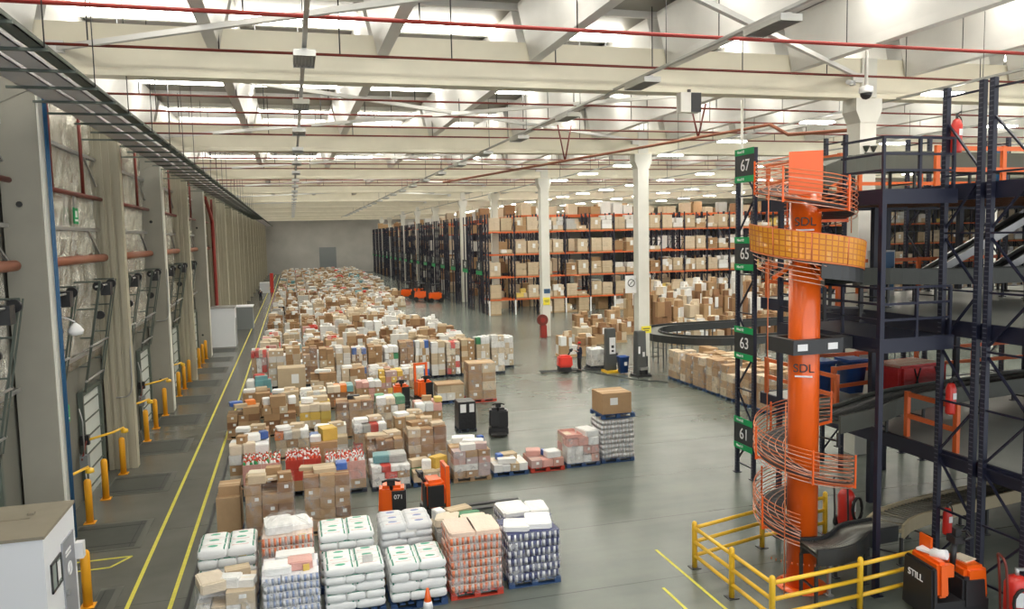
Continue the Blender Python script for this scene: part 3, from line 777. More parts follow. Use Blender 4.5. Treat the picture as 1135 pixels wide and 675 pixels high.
for b in range(NB + 15):
    for li, z in enumerate([.0] + LV):
        for s_ in range(2):
            if rr.random() < (.28 if li == 0 else .10 if b < NB else .45): continue
            nm, mes = rr.choices(RACK_ME, wts)[0]; me = rr.choice(mes); cnt += 1
            o = obj('rack_load', me, None, (RX0 + b * BAY + .72 + s_ * 1.26 + rr.uniform(-.04, .04), RY0 + .5, z + .003))
            lv = 'on the floor of' if li == 0 else 'on the %s beam level of' % ORD[li - 1]
            tag(o, '%s %s the front rack, %s bay, %s' % (nm, lv, ORD[b], ('first', 'second')[s_]), 'pallet load', 'pallet loads in the front rack')
# the loads of the racks behind, seen only through gaps
st = MB(); rr = random.Random(11)
for k in range(17):
    y = RY0 + k * RPITCH
    for b in range((NB if k < 3 else 4)):
        for li, z in enumerate([0] + LV + [10.25]):
            for s_ in range(2):
                for yy in ((1.8,) if k == 0 and li < 5 else (.5, 1.85)):
                    if li == 5 and (k == 0 or b > 16 or rr.random() < .3): continue
                    if rr.random() < (.97 if b == 0 else .85 if k == 0 else .6): continue
                    h = rr.uniform(.8, 1.5); st.m(rr.choice([1, 1, 2, 2, 2, 3, 4, 6])).box((RX0 + b * BAY + .72 + s_ * 1.26, y + yy, z + h / 2), (1.1, .95, h))
o = obj('stored_goods', st, None, mats=SEA_MATS)
tag(o, 'cartons stored deep in the racks behind the front rack', 'stored goods', kind='stuff')

# ------------------------------------------------------------------ palletised goods on the floor
def pallet_mesh(material, W=1.2, D=1.0):
    m_ = MB()
    for y in (-D / 2 + .06, 0, D / 2 - .06):
        m_.box((0, y, .012), (W, .1, .022))
        for x in (-W / 2 + .07, 0, W / 2 - .07): m_.box((x, y, .067), (.14, .1, .09))
        m_.box((0, y, .122), (W, .1, .02)) if y == 0 else None
    for k in range(7): m_.box((-W / 2 + .06 + k * (W - .12) / 6, 0, .136), (.115, D, .02))
    return m_.mesh('pallet', material)
PAL = {k: pallet_mesh(v) for k, v in (('wood', 'wood_pallet'), ('blue', 'pallet_blue'), ('red', 'pallet_red'), ('dark', 'pallet_dark'))}
def bevel_box(name, material, bev=.03, seg=2):
    me = bpy.data.meshes.new(name); bm = bmesh.new(); bmesh.ops.create_cube(bm, size=1)
    bmesh.ops.translate(bm, vec=(0, 0, .5), verts=bm.verts)
    bmesh.ops.bevel(bm, geom=bm.edges[:], offset=bev, segments=seg, affect='EDGES'); bm.to_mesh(me); bm.free(); me.materials.append(MAT[material])
    return me
CART = {k: bevel_box('carton', k, .012, 1) for k in ('kraft', 'kraft_pale', 'kraft_dark', 'kraft_plain', 'carton_white', 'carton_mixed_print', 'carton_yellow')}
def pillow(name, material, ex=.42, wob=.02, seed=1):
    me = bpy.data.meshes.new(name); bm = bmesh.new(); rnd = random.Random(seed); N, Mm = 20, 10
    sg = lambda v, e: math.copysign(abs(v) ** e, v); rings = []
    for j in range(1, Mm):
        ph = -PI / 2 + PI * j / Mm; ring = []
        for i in range(N):
            th = 2 * PI * i / N
            x = sg(math.cos(ph), .5) * sg(math.cos(th), ex); y = sg(math.cos(ph), .5) * sg(math.sin(th), ex); z = sg(math.sin(ph), .55)
            z *= 1 - .25 * (abs(x) ** 4 + abs(y) ** 4) * .5
            ring.append(bm.verts.new((x * .5 + rnd.uniform(-wob, wob), y * .5 + rnd.uniform(-wob, wob), z * .5 + .5 + rnd.uniform(-wob, wob))))
        rings.append(ring)
    a, b = bm.verts.new((0, 0, 0)), bm.verts.new((0, 0, 1))
    for j in range(len(rings) - 1):
        for i in range(N): bm.faces.new((rings[j][i], rings[j][(i + 1) % N], rings[j + 1][(i + 1) % N], rings[j + 1][i]))
    for i in range(N): bm.faces.new((rings[0][(i + 1) % N], rings[0][i], a)); bm.faces.new((rings[-1][i], rings[-1][(i + 1) % N], b))
    for f in bm.faces: f.smooth = True
    bm.to_mesh(me); bm.free(); me.materials.append(MAT[material]); return me
SACK = {k: [pillow('sack', k, .26, .015, seed=i) for i in range(3)] for k in ('sack_white_green', 'sack_clear_grey', 'sack_cream')}
BAGM = ['goods_blush', 'goods_white', 'goods_grey', 'goods_cream', 'goods_pink', 'goods_red', 'goods_teal', 'goods_blue', 'goods_orange', 'goods_green', 'goods_yellow', 'black_wrap', 'red_film']
BAG = {k: bevel_box('bag', k, .07, 2) for k in BAGM}
def pack_mesh(a, b, film):
    """a shrink-wrapped pack: one row of upright rolls under film"""
    m_ = MB(); n_ = 6
    m_.m(2).box((0, .02, .5), (.94, .9, .86))
    for i in range(n_):
        m_.m(0 if i % 2 else 1); x = -.5 + (i + .5) / n_; m_.tube([(x, -.44, .02), (x, -.44, .93)], .07, 6); m_.tube([(x, .44, .02), (x, .44, .93)], .07, 6)
    for i in range(5):
        y = -.4 + i * .2; m_.m(0 if i % 2 else 1); m_.tube([(-.46, y, .02), (-.46, y, .93)], .06, 6); m_.tube([(.46, y, .02), (.46, y, .93)], .06, 6)
    m_.m(2).box((0, 0, .955), (1.0, .98, .07))
    return m_.mesh('pack', [a, b, film])
PACK = {'stripe': pack_mesh('roll_navy', 'roll_white', 'roll_navy'), 'orange': pack_mesh('roll_silver', 'roll_orange', 'goods_blush'), 'silver': pack_mesh('roll_silver', 'roll_white', 'goods_grey'), 'blue': pack_mesh('carton_blue_line', 'roll_white', 'roll_white')}
bt = MB(); bt.m(0).lathe([(.034, 0), (.036, .02), (.036, .16), (.014, .22)], n=8); bt.m(1).lathe([(.016, .22), (.016, .25)], n=8)
BOT = {k: bt.mesh('bottle', [k, c]) for k, c in (('bottle_red', 'bottle_cap'), ('bottle_green', 'bottle_red'), ('goods_white', 'bottle_red'))}
tr = MB(); tr.box((0, 0, .02), (1, 1, .04))
for x in (-1, 1): tr.box((x * .48, 0, .28), (.04, 1, .56)); tr.box((0, x * .48, .28), (1, .04, .56))
TRAY = {k: tr.mesh('tray', k) for k in ('goods_red', 'kraft', 'goods_pink')}
FILM_N = 0
def film(t, W, D, z0, z1, seed, bulge=0.0):
    rnd = random.Random(seed); vs = []; fs = []; nx = 14; nz = 6
    per = []
    for i in range(nx): per.append((-W / 2 + W * i / nx, -D / 2))
    for i in range(nx): per.append((W / 2, -D / 2 + D * i / nx))
    for i in range(nx): per.append((W / 2 - W * i / nx, D / 2))
    for i in range(nx): per.append((-W / 2, D / 2 - D * i / nx))
    n_ = len(per)
    for j in range(nz + 1):
        for x, y in per:
            o_ = rnd.uniform(.0, .018); f = 1 + o_ * 1.2; vs.append((x * f, y * f, z0 + (z1 - z0) * j / nz))
    for j in range(nz):
        for i in range(n_): fs.append((j * n_ + i, j * n_ + (i + 1) % n_, (j + 1) * n_ + (i + 1) % n_, (j + 1) * n_ + i))
    if bulge:
        o_ = len(vs)
        for r, hh in ((.75, .5), (.45, .85)):
            for x, y in per: vs.append((x * r - .12 * (1 - r), y * r, z1 + bulge * hh * (1 + rnd.uniform(-.15, .15))))
        vs.append((-.12, 0, z1 + bulge)); top = nz * n_
        for lo, hi in ((top, o_), (o_, o_ + n_)):
            for i in range(n_): fs.append((lo + i, lo + (i + 1) % n_, hi + (i + 1) % n_, hi + i))
        for i in range(n_): fs.append((o_ + n_ + i, o_ + n_ + (i + 1) % n_, len(vs) - 1))
    m_ = MB(); m_.add(vs, fs, True); return obj('stretch_film', m_, t, mats='stretch_film', label='clear stretch film')
def put(t, nm, me, x, y, z, sx, sy, sz, rz=0.0, rot=None): return obj(nm, me, t, (x, y, z), rz, (sx, sy, sz), rot=rot)
LOADN = 0
def load(kind, x0, x1, yf, h, label, pal='wood', D=1.1, group=None, top=None, wrap=False, mats=None, rz=0.0, seed=None, layers=None, cols=None, bulge=0):
    """pallet of goods whose front edge is at y = yf; h is the height of the goods' top"""
    global LOADN; LOADN += 1
    rnd = random.Random(seed if seed is not None else LOADN * 7 + 3)
    W = x1 - x0
    t = thing('pallet_load', label, 'pallet load', ((x0 + x1) / 2, yf + D / 2, 0), rz, group or 'pallet loads on the floor')
    put(t, 'pallet', PAL[pal], 0, 0, 0, W / 1.2, D, 1)
    z0 = .147; H = h - z0; w_, d_ = W * .97, D * .96
    if kind == 'cartons':
        mats = mats or ['kraft', 'kraft', 'kraft_dark', 'kraft_pale']
        nl = layers or max(2, round(H / .30)); lh = H / nl; z = z0
        for l in range(nl):
            nc = cols or rnd.choice((2, 3, 3, 4)); nd = 2
            for c in range(nc):
                for dd in range(nd):
                    if l == nl - 1 and rnd.random() < .16: continue
                    put(t, 'carton', CART[rnd.choice(mats)], -w_ / 2 + w_ * (c + .5) / nc + rnd.uniform(-.012, .012), -d_ / 4 + dd * d_ / 2 + rnd.uniform(-.012, .012), z, w_ / nc - .012, d_ / nd - .012, lh - .004 + (rnd.uniform(-.03, .05) if l == nl - 1 else 0), rnd.uniform(-.015, .015))
            z += lh
    elif kind == 'sacks':
        nl = layers or max(2, round(H / .2)); lh = H / nl; z = z0; ms = SACK[mats or 'sack_white_green']
        for l in range(nl):
            ncx, ncy = (2, 3) if l % 2 == (nl - 1) % 2 else (3, 2)
            for a in range(ncx):
                for b in range(ncy):
                    sx, sy = w_ / ncx, d_ / ncy
                    if ncx == 3: put(t, 'sack', rnd.choice(ms), -w_ / 2 + sx * (a + .5), -d_ / 2 + sy * (b + .5), z - .005, sy * 1.05, sx * 1.06, lh * 1.22, PI / 2 + rnd.uniform(-.03, .03))
                    else: put(t, 'sack', rnd.choice(ms), -w_ / 2 + sx * (a + .5), -d_ / 2 + sy * (b + .5), z - .005, sx * 1.05, sy * 1.06, lh * 1.22, rnd.uniform(-.03, .03) + (PI if rnd.random() < .5 else 0))
            z += lh
    elif kind == 'packs':
        me = PACK[mats]; nl = layers or max(3, round(H / .21)); lh = H / nl; z = z0
        for l in range(nl):
            ncx, ncy = (3, 3)
            off = (l % 2) * .05
            for a in range(ncx):
                for b in range(ncy):
                    if 0 < a < ncx - 1 and 0 < b < ncy - 1 and l < nl - 1: continue
                    if mats == 'stripe' and rnd.random() < .16: put(t, 'bag', BAG['goods_white'], -w_ / 2 + w_ / ncx * (a + .5), -d_ / 2 + d_ / ncy * (b + .5), z, w_ / ncx * .98, d_ / ncy, lh * .97); continue
                    put(t, 'pack', me, -w_ / 2 + w_ / ncx * (a + .5) + rnd.uniform(-.02, .02), -d_ / 2 + d_ / ncy * (b + .5) + rnd.uniform(-.02, .02), z, w_ / ncx * .98, d_ / ncy * .98, lh * .97, rnd.uniform(-.05, .05))
            z += lh
    elif kind == 'bottles':
        nl = layers or 3; lh = (H - .16) / nl; z = z0
        for l in range(nl):
            for a in range(2):
                for b in range(2): put(t, 'tray', TRAY[rnd.choice(mats[0])] if l else CART['kraft'], -w_ / 4 + a * w_ / 2, -d_ / 4 + b * d_ / 2, z, w_ / 2 - .01, d_ / 2 - .01, lh * (1.7 if l else 1))
            z += lh
        for a in range(10):
            for b in range(7):
                put(t, 'bottle', BOT[rnd.choice(mats[1])], -w_ / 2 + w_ * (a + .5) / 10, -d_ / 2 + d_ * (b + .5) / 7, z - lh * .62, 1.35, 1.35, 1.25, 0, (rnd.uniform(-.12, .12), rnd.uniform(-.12, .12), 0))
    elif kind == 'mixed':
        cm_, bm_ = mats; z = z0; nl = layers or max(1, round(H / .36)); lh = H / nl
        for l in range(nl):
            nc = rnd.choice((3, 3, 4))
            for c in range(nc):
                for dd in range(2):
                    if l >= max(1, nl - 1) or rnd.random() < .35:
                        put(t, 'goods_bag', BAG[rnd.choice(bm_)], -w_ / 2 + w_ * (c + .5) / nc, -d_ / 4 + dd * d_ / 2, z, w_ / nc * 1.0, d_ / 2 * 1.0, lh * rnd.uniform(.85, 1.1), rnd.uniform(-.08, .08))
                    else: put(t, 'carton', CART[rnd.choice(cm_)], -w_ / 2 + w_ * (c + .5) / nc, -d_ / 4 + dd * d_ / 2, z, w_ / nc - .01, d_ / 2 - .01, lh - .004)
            z += lh
    elif kind == 'box':
        put(t, 'carton', CART[mats or 'kraft'], 0, 0, z0, w_, d_, H)
    for k, q in enumerate(top or []):
        nm, m_, x, y, sx, sy, sz = q[:7]; ro = q[7] if len(q) > 7 else rnd.uniform(-.3, .3); zz = h - .005 + (q[8] if len(q) > 8 else 0)
        put(t, nm, (CART if nm == 'carton' else BAG if nm == 'bag' else TRAY)[m_], x, y, zz, sx, sy, sz, ro)
    if wrap: film(t, W * 1.0, D * 1.0, .10, h + .02, LOADN, bulge)
    return t
C3 = ['kraft', 'kraft', 'kraft_dark']
# first row, nearest to the camera
load('cartons', -2.2, -1.02, 16.3, .92, 'low pallet of pale cartons under cream wrap with loose white packs on top', 'dark', mats=['kraft_pale', 'carton_white'], wrap=True, layers=3,
     top=[('bag', 'goods_cream', -.3, -.1, .5, .7, .22), ('bag', 'goods_white', .1, -.15, .4, .35, .22), ('carton', 'carton_white', .38, -.2, .4, .3, .16), ('carton', 'kraft_pale', .2, .3, .5, .3, .2)])
load('packs', -.90, .26, 16.3, 1.12, 'pallet of white packs with blue stripes in brick layers, under loose white bags', 'blue', mats='blue', wrap=True, layers=6,
     top=[('bag', 'goods_white', -.25, -.2, .55, .5, .16), ('bag', 'goods_pink', .2, -.1, .5, .45, .18), ('carton', 'carton_yellow', .32, -.35, .13, .03, .13, .2), ('bag', 'goods_white', .1, .3, .8, .4, .18)])
load('sacks', .36, 1.62, 16.35, 1.10, 'tall pallet of white sacks with green bands, third in the front row', 'blue', layers=5, top=[('carton', 'carton_white', .28, -.42, .22, .04, .2)])
load('sacks', 1.72, 2.96, 16.35, 1.02, 'pallet of white sacks with green bands just left of the orange and silver packs', 'blue', layers=4)
load('packs', 3.05, 4.25, 16.45, 1.42, 'pallet of orange and silver shrink-wrapped packs on a bright red pallet', 'red', mats='orange', wrap=True, layers=7, top=[('bag', 'goods_blush', -.28, 0, .6, .98, .08, 0), ('bag', 'goods_blush', .28, 0, .6, .98, .08, 0)])
load('packs', 4.42, 5.66, 16.6, 1.26, 'front pallet of navy and white striped packs on a blue pallet', 'blue', mats='stripe', wrap=True, layers=6, top=[('bag', 'goods_white', -.3, -.1, .6, .6, .12), ('bag', 'goods_white', .25, 0, .6, .8, .14)])
# second row
load('sacks', -2.28, -1.04, 17.7, 1.32, 'pallet of white sacks with green bands nearest to the yellow floor line', 'blue', layers=5, top=[('carton', 'carton_yellow', .32, -.5, .16, .03, .12, 0, -.2)])
load('packs', -.94, .2, 17.7, 1.45, 'pallet of orange and silver packs under a bulging clear plastic hood', 'wood', mats='orange', wrap=True, layers=6, bulge=.34, top=[('carton', 'carton_yellow', .3, -.5, .18, .04, .12, 0, -.12), ('bag', 'goods_white', -.2, 0, .6, .8, .2), ('bag', 'goods_white', .25, .1, .5, .7, .14)])
load('sacks', .3, 1.54, 17.7, 1.34, 'pallet of white sacks with green bands directly before the tall brown cartons', 'blue', layers=6)
load('sacks', 1.68, 2.9, 17.7, 1.38, 'pallet of greyish clear sacks in front of the orange truck marked 071', 'wood', mats='sack_clear_grey', layers=7, top=[('carton', 'carton_white', .1, -.5, .26, .04, .2, 0, -.3)])
load('mixed', 3.0, 4.26, 17.75, 1.12, 'pallet of mixed cream and green bags with a flat carton on top', 'wood', mats=(['kraft', 'kraft_pale'], ['goods_cream', 'goods_grey', 'goods_cream']), layers=3,
     top=[('bag', 'goods_cream', -.3, -.1, .55, .6, .2), ('bag', 'goods_green', .22, .0, .6, .35, .18), ('bag', 'goods_cream', .3, -.3, .6, .35, .2), ('bag', 'goods_orange', -.1, -.35, .3, .2, .12), ('carton', 'kraft_pale', .05, .3, .6, .35, .22), ('bag', 'goods_white', -.45, .25, .25, .3, .25)])
load('packs', 4.66, 5.9, 17.9, 1.14, 'rear pallet of navy and white striped packs behind the other striped pallet', 'blue', mats='stripe', wrap=True, layers=5, top=[('bag', 'goods_white', -.25, 0, .7, .9, .12), ('bag', 'goods_white', .35, -.1, .5, .8, .12)])
# the brown carton pair with the lone carton
load('box', -2.26, -1.62, 21.85, 1.16, 'single brown carton with a smaller carton on top, on a dark blue pallet', 'blue', D=.9, mats='kraft_plain', top=[('carton', 'kraft_plain', .02, .05, .55, .6, .26, 0)])
load('cartons', -1.50, -.22, 21.4, 1.56, 'bulky pallet of brown cartons with white labels and loose cartons heaped on top', 'wood', D=1.2, mats=C3, layers=5, cols=3, wrap=True,
     top=[('carton', 'kraft', .12, .1, .4, .3, .28), ('bag', 'goods_cream', -.3, .2, .5, .4, .16), ('carton', 'kraft_pale', -.3, -.35, .45, .3, .22), ('carton', 'kraft', .4, -.3, .35, .3, .22), ('carton', 'kraft_pale', .1, -.2, .5, .2, .1)])
load('cartons', .02, 1.28, 21.4, 1.60, 'tall clear wrapped brown carton pallet with a flat box and blue bag on top', 'wood', D=1.2, mats=C3, layers=5, cols=3, wrap=True,
     top=[('carton', 'kraft_pale', -.05, 0, .6, .6, .14), ('bag', 'goods_blue', .42, .1, .3, .4, .2), ('carton', 'kraft_pale', -.45, .3, .5, .3, .1)])
# row beyond the orange trucks
load('bottles', -1.78, -.62, 25.0, 1.30, 'pallet of red, white and green bottles in trays beside the lane', 'dark', mats=(['goods_red', 'goods_pink'], ['bottle_red', 'bottle_green', 'goods_white']))
load('bottles', -.50, .62, 25.0, 1.32, 'pallet of red bottles in red trays between other bottle pallets', 'dark', mats=(['goods_red'], ['bottle_red', 'bottle_red', 'goods_white']))
load('bottles', .72, 1.98, 24.7, 1.20, 'pallet of white and pink bottles over red wraps and brown cartons', 'dark', mats=(['goods_pink'], ['goods_white', 'goods_white', 'bottle_red']), wrap=True)
load('mixed', 2.12, 3.36, 24.6, .80, 'clear wrapped pallet of red and white packs behind the orange truck marked 071', 'dark', mats=(['carton_white', 'kraft'], ['goods_red', 'goods_white', 'goods_white']), layers=3, wrap=True, top=[('bag', 'goods_teal', -.2, .1, .6, .6, .25), ('bag', 'goods_grey', .25, .1, .6, .7, .25)])
load('mixed', 3.44, 4.66, 24.6, .46, 'low pallet with a tilted yellow box and green crate', 'blue', mats=(['kraft_pale'], ['goods_green', 'goods_pink', 'goods_cream']), layers=1, top=[('carton', 'carton_yellow', .3, .0, .5, .35, .36, .5), ('bag', 'goods_white', -.1, -.1, .3, .3, .3), ('carton', 'kraft_pale', -.3, .3, .6, .3, .25)])
load('cartons', 4.76, 6.02, 24.6, 1.02, 'tall pallet of mixed red and white cartons at the bend of the open floor', 'wood', mats=['carton_mixed_print', 'kraft', 'goods_x'] if False else ['carton_mixed_print', 'kraft', 'carton_white'], layers=4, wrap=True,
     top=[('carton', 'carton_white', -.1, -.3, .5, .3, .2), ('carton', 'carton_mixed_print', .35, -.3, .4, .3, .2), ('bag', 'goods_white', .2, .2, .7, .4, .2), ('bag', 'goods_blue', .5, .4, .2, .2, .25)])
load('mixed', 6.14, 7.36, 24.75, .40, 'low open pallet of mixed packs on a blue pallet', 'blue', mats=(['carton_white', 'kraft_pale'], ['goods_white', 'goods_cream', 'goods_grey']), layers=1, top=[('bag', 'goods_blue', -.25, .1, .2, .3, .22), ('carton', 'kraft_pale', .1, .2, .5, .4, .2), ('carton', 'carton_white', -.1, -.3, .6, .3, .16)])
load('mixed', 7.46, 8.66, 24.8, .42, 'low open pallet of white and pink packs on a bright red pallet', 'red', mats=(['kraft_pale', 'carton_mixed_print'], ['goods_white', 'goods_pink', 'goods_white']), layers=1, top=[('bag', 'goods_white', .25, -.2, .5, .5, .22), ('bag', 'goods_pink', -.3, .2, .5, .5, .2), ('bag', 'goods_blue', .05, -.05, .12, .4, .2)])
load('mixed', 8.78, 10.0, 24.9, 1.02, 'wrapped pallet of mixed pink and green packages beside the two-tier pallet', 'blue', mats=(['carton_mixed_print', 'carton_white'], ['goods_white', 'goods_pink', 'goods_cream']), layers=3, wrap=True, top=[('bag', 'goods_white', .3, -.1, .55, .8, .22), ('tray', 'goods_pink', -.3, 0, .6, .9, .2, 0)])
load('packs', 10.1, 11.34, 25.0, 1.52, 'two-tier pallet of silvery striped packs topped by a blue pallet and one big brown carton', 'blue', mats='silver', layers=8, wrap=True)
t = thing('pallet_load', 'one big brown carton on a blue pallet, standing on top of the silvery packs', 'pallet load', (10.76, 25.6, 1.56), 0, 'pallet loads on the floor')
put(t, 'pallet', PAL['blue'], 0, 0, 0, 1.05, 1.15, 1); put(t, 'carton', CART['kraft'], -.02, .02, .147, 1.1, 1.0, .74)
# behind it
load('mixed', -2.25, -1.0, 26.25, 1.46, 'pallet of brown tray and white goods with a dark blue box, behind the bottles', 'wood', mats=(['kraft', 'kraft'], ['goods_white', 'goods_cream']), layers=4, top=[('carton', 'kraft', -.2, -.2, .3, .3, .25), ('bag', 'goods_white', .1, .1, .5, .5, .2), ('bag', 'goods_blue', .45, .2, .25, .3, .25)])
load('box', .3, 1.2, 26.3, 1.30, 'big yellow-brown box tilted over a red tray with a blue and white bag', 'wood', mats='kraft', top=[('carton', 'carton_yellow', .15, .0, .5, .6, .40, .25), ('bag', 'goods_blue', -.28, .1, .3, .5, .2), ('bag', 'goods_white', -.25, -.2, .35, .4, .2)])
load('cartons', 2.14, 3.36, 26.1, 1.22, 'pallet of brown cartons in clear wrap left of the taller carton stack', 'wood', layers=4, wrap=True, top=[('carton', 'kraft_pale', -.2, .1, .7, .5, .12), ('carton', 'kraft_pale', .3, .2, .5, .5, .16)])
load('cartons', 3.5, 4.86, 26.1, 1.52, 'tall wrapped stack of brown cartons nearest to the black wrapped pallet', 'wood', D=1.2, layers=5, cols=3, wrap=True, top=[('carton', 'kraft_pale', .1, .2, .4, .4, .24), ('carton', 'kraft', -.3, .1, .5, .5, .14), ('carton', 'kraft_pale', .4, -.2, .45, .4, .12)])
load('mixed', 5.0, 6.1, 26.2, .78, 'low heap of grey and white bags behind the mixed red and white cartons', 'wood', mats=(['kraft_pale'], ['goods_white', 'goods_grey', 'goods_cream']), layers=2, top=[('bag', 'goods_white', 0, 0, .8, .5, .2)])
# next rows
BT = [('bag', 'goods_blue', -.3, .1, .5, .4, .18), ('bag', 'goods_orange', .25, .15, .4, .4, .2), ('carton', 'kraft_pale', -.1, -.3, .5, .3, .14)]
load('cartons', -2.85, -1.55, 33.2, 1.26, 'brown carton pallet with blue and orange bags on top, beside the lane', 'wood', layers=4, top=BT)
load('cartons', -1.42, -.12, 33.0, 1.24, 'brown carton pallet crowned by one square carton among white bags', 'wood', layers=4, top=[('carton', 'kraft_plain', -.05, -.2, .62, .55, .42, 0), ('bag', 'goods_white', .5, .1, .3, .5, .3), ('bag', 'goods_white', -.52, .1, .3, .4, .3)])
load('mixed', .0, 1.3, 33.4, 1.16, 'pallet of white and yellow cartons with cream bags', 'wood', mats=(['kraft_pale', 'carton_white', 'carton_yellow'], ['goods_cream', 'goods_white', 'goods_yellow']), layers=3, top=[('carton', 'kraft_pale', .2, .2, .7, .4, .2), ('bag', 'goods_white', -.3, 0, .5, .5, .2)])
load('cartons', 1.42, 2.92, 31.6, 1.50, 'large brown carton pallet with white labels and a dark strap on top', 'wood', D=1.2, layers=4, cols=3, wrap=True, mats=C3, top=[('bag', 'black_wrap', .0, .1, .5, .3, .16), ('carton', 'kraft_pale', .3, -.1, .6, .4, .12)])
load('mixed', 3.1, 4.3, 32.4, 1.40, 'wrapped pallet of cream and white cartons behind the orange truck', 'wood', mats=(['kraft', 'kraft_pale', 'carton_white'], ['goods_white', 'goods_cream', 'goods_green']), layers=4, wrap=True)
load('mixed', 4.6, 5.72, 31.5, 1.24, 'pallet of brown cartons with pink and white goods next to the black wrapped pallet', 'wood', mats=(['kraft', 'kraft', 'carton_yellow'], ['goods_white', 'goods_white', 'goods_pink']), layers=3, top=[('carton', 'kraft', 0, .1, .4, .3, .2), ('bag', 'goods_yellow', .4, -.3, .3, .4, .2)])
t = load('box', 6.26, 7.02, 31.0, 1.30, 'black wrapped pallet with two white papers on its front', 'dark', D=.9, mats='kraft_dark')
for c in [c for c in t.children if c.name.startswith('carton')]: bpy.data.objects.remove(c)
m_ = MB(); m_.box((0, 0, .7), (.74, .86, 1.12), taper=.97); obj('black_wrap', m_, t, mats='black_wrap')
for x in (-.17, .19): obj('paper', MB().box((x, -.436, 1.0), (.24 if x < 0 else .2, .01, .34)), t, mats='paper')
load('mixed', -2.45, -1.25, 40.3, 1.12, 'pallet of teal, red and white bags beside the lane', 'dark', mats=(['carton_white'], ['goods_teal', 'goods_white', 'goods_teal', 'goods_red']), layers=3, top=[('bag', 'goods_red', 0, .1, .5, .4, .25), ('bag', 'goods_teal', .1, -.2, .6, .4, .2)])
load('box', -1.0, .42, 41.0, 1.55, 'big tan carton with a white printed side on a dark pallet', 'dark', mats='kraft_pale')
load('cartons', .62, 1.95, 40.6, 1.20, 'brown carton pallet with loose white sheets on top, right of the big tan carton', 'wood', layers=3, top=[('bag', 'goods_white', 0, 0, .8, .5, .16), ('carton', 'kraft_pale', .3, .2, .5, .4, .2)])
load('mixed', 2.7, 3.95, 38.2, 1.08, 'pallet of pink striped bags and teal packs left of the far orange truck', 'wood', mats=(['kraft'], ['goods_pink', 'goods_white', 'goods_pink', 'goods_teal']), layers=3)
load('mixed', 1.3, 2.55, 37.4, 1.12, 'pallet with teal and orange bags heaped on brown cartons', 'wood', mats=(['kraft', 'kraft_dark'], ['goods_teal', 'goods_orange', 'goods_cream']), layers=3)
load('cartons', 4.0, 5.2, 39.6, 1.28, 'pallet of red-brown cartons and orange goods behind the far orange truck', 'red', mats=['kraft', 'carton_mixed_print', 'carton_yellow'], layers=4)
load('cartons', 6.42, 7.76, 36.8, .88, 'low pallet of pale cartons under a flat brown lid on blue pallets', 'blue', mats=['kraft_pale', 'carton_white'], layers=2, top=[('carton', 'kraft_plain', 0, 0, 1.34, 1.1, .06, 0)])
load('cartons', 7.92, 9.3, 36.5, 1.86, 'tall clear wrapped carton stack on a red pallet standing alone on the open floor', 'red', D=1.2, mats=['kraft_pale', 'kraft_pale', 'kraft'], layers=4, cols=2, wrap=True, top=[('carton', 'kraft_plain', 0, 0, 1.3, 1.1, .05, 0)])
# the packed middle of the field
FILL = [(-2.3, 29.4, 1.1, 'cartons', ['kraft', 'kraft_pale', 'kraft_dark'], 'low brown carton pallet beside the lane, behind the tray of white goods'),
        (-.9, 29.3, 1.05, 'mixed', (['kraft', 'kraft_pale'], ['goods_cream', 'goods_white', 'goods_orange']), 'pallet of cream and orange packs behind the red bottle pallets'),
        (.5, 29.2, 1.0, 'cartons', ['kraft_pale', 'carton_white'], 'pallet of pale and white cartons behind the tilted yellow box'),
        (1.9, 28.9, 1.2, 'mixed', (['kraft', 'carton_white'], ['goods_white', 'goods_grey', 'goods_red']), 'pallet of white, grey and red packs behind the wrapped brown cartons'),
        (3.4, 28.9, 1.3, 'cartons', ['kraft', 'kraft_pale'], 'brown carton pallet behind the tall wrapped stack'),
        (-2.43, 36.6, 1.2, 'cartons', ['kraft_dark', 'kraft'], 'dark brown carton pallet beside the lane before the teal bags'),
        (-1.18, 36.6, 1.1, 'cartons', ['kraft', 'kraft_pale'], 'brown carton pallet standing in front of the big tan carton'),
        (.06, 37.0, 1.0, 'mixed', (['kraft_pale'], ['goods_white', 'goods_cream']), 'pallet of cream and white packs left of the teal and orange heap'),
        (2.2, 41.0, 1.3, 'cartons', ['kraft', 'kraft_pale'], 'brown carton pallet close in front of the stacked row'),
        (3.6, 41.3, 1.2, 'mixed', (['kraft_pale', 'carton_white'], ['goods_white', 'goods_pink', 'goods_grey']), 'pallet of white and pink packs close in front of the stacked row'),
        (5.3, 41.2, 1.1, 'mixed', (['kraft'], ['goods_white', 'goods_blue', 'goods_cream']), 'pallet of white and blue packs before the stacked row, behind the far stacker')]
for x_, y_, h_, kd, mt, lb in FILL:
    load(kd, x_, x_ + 1.22, y_, h_, lb, 'wood', mats=mt, layers=3, wrap=(kd == 'mixed'), top=[('carton', 'kraft_pale', .2, .1, .5, .4, .16), ('bag', 'goods_white', -.3, -.1, .5, .5, .14)])
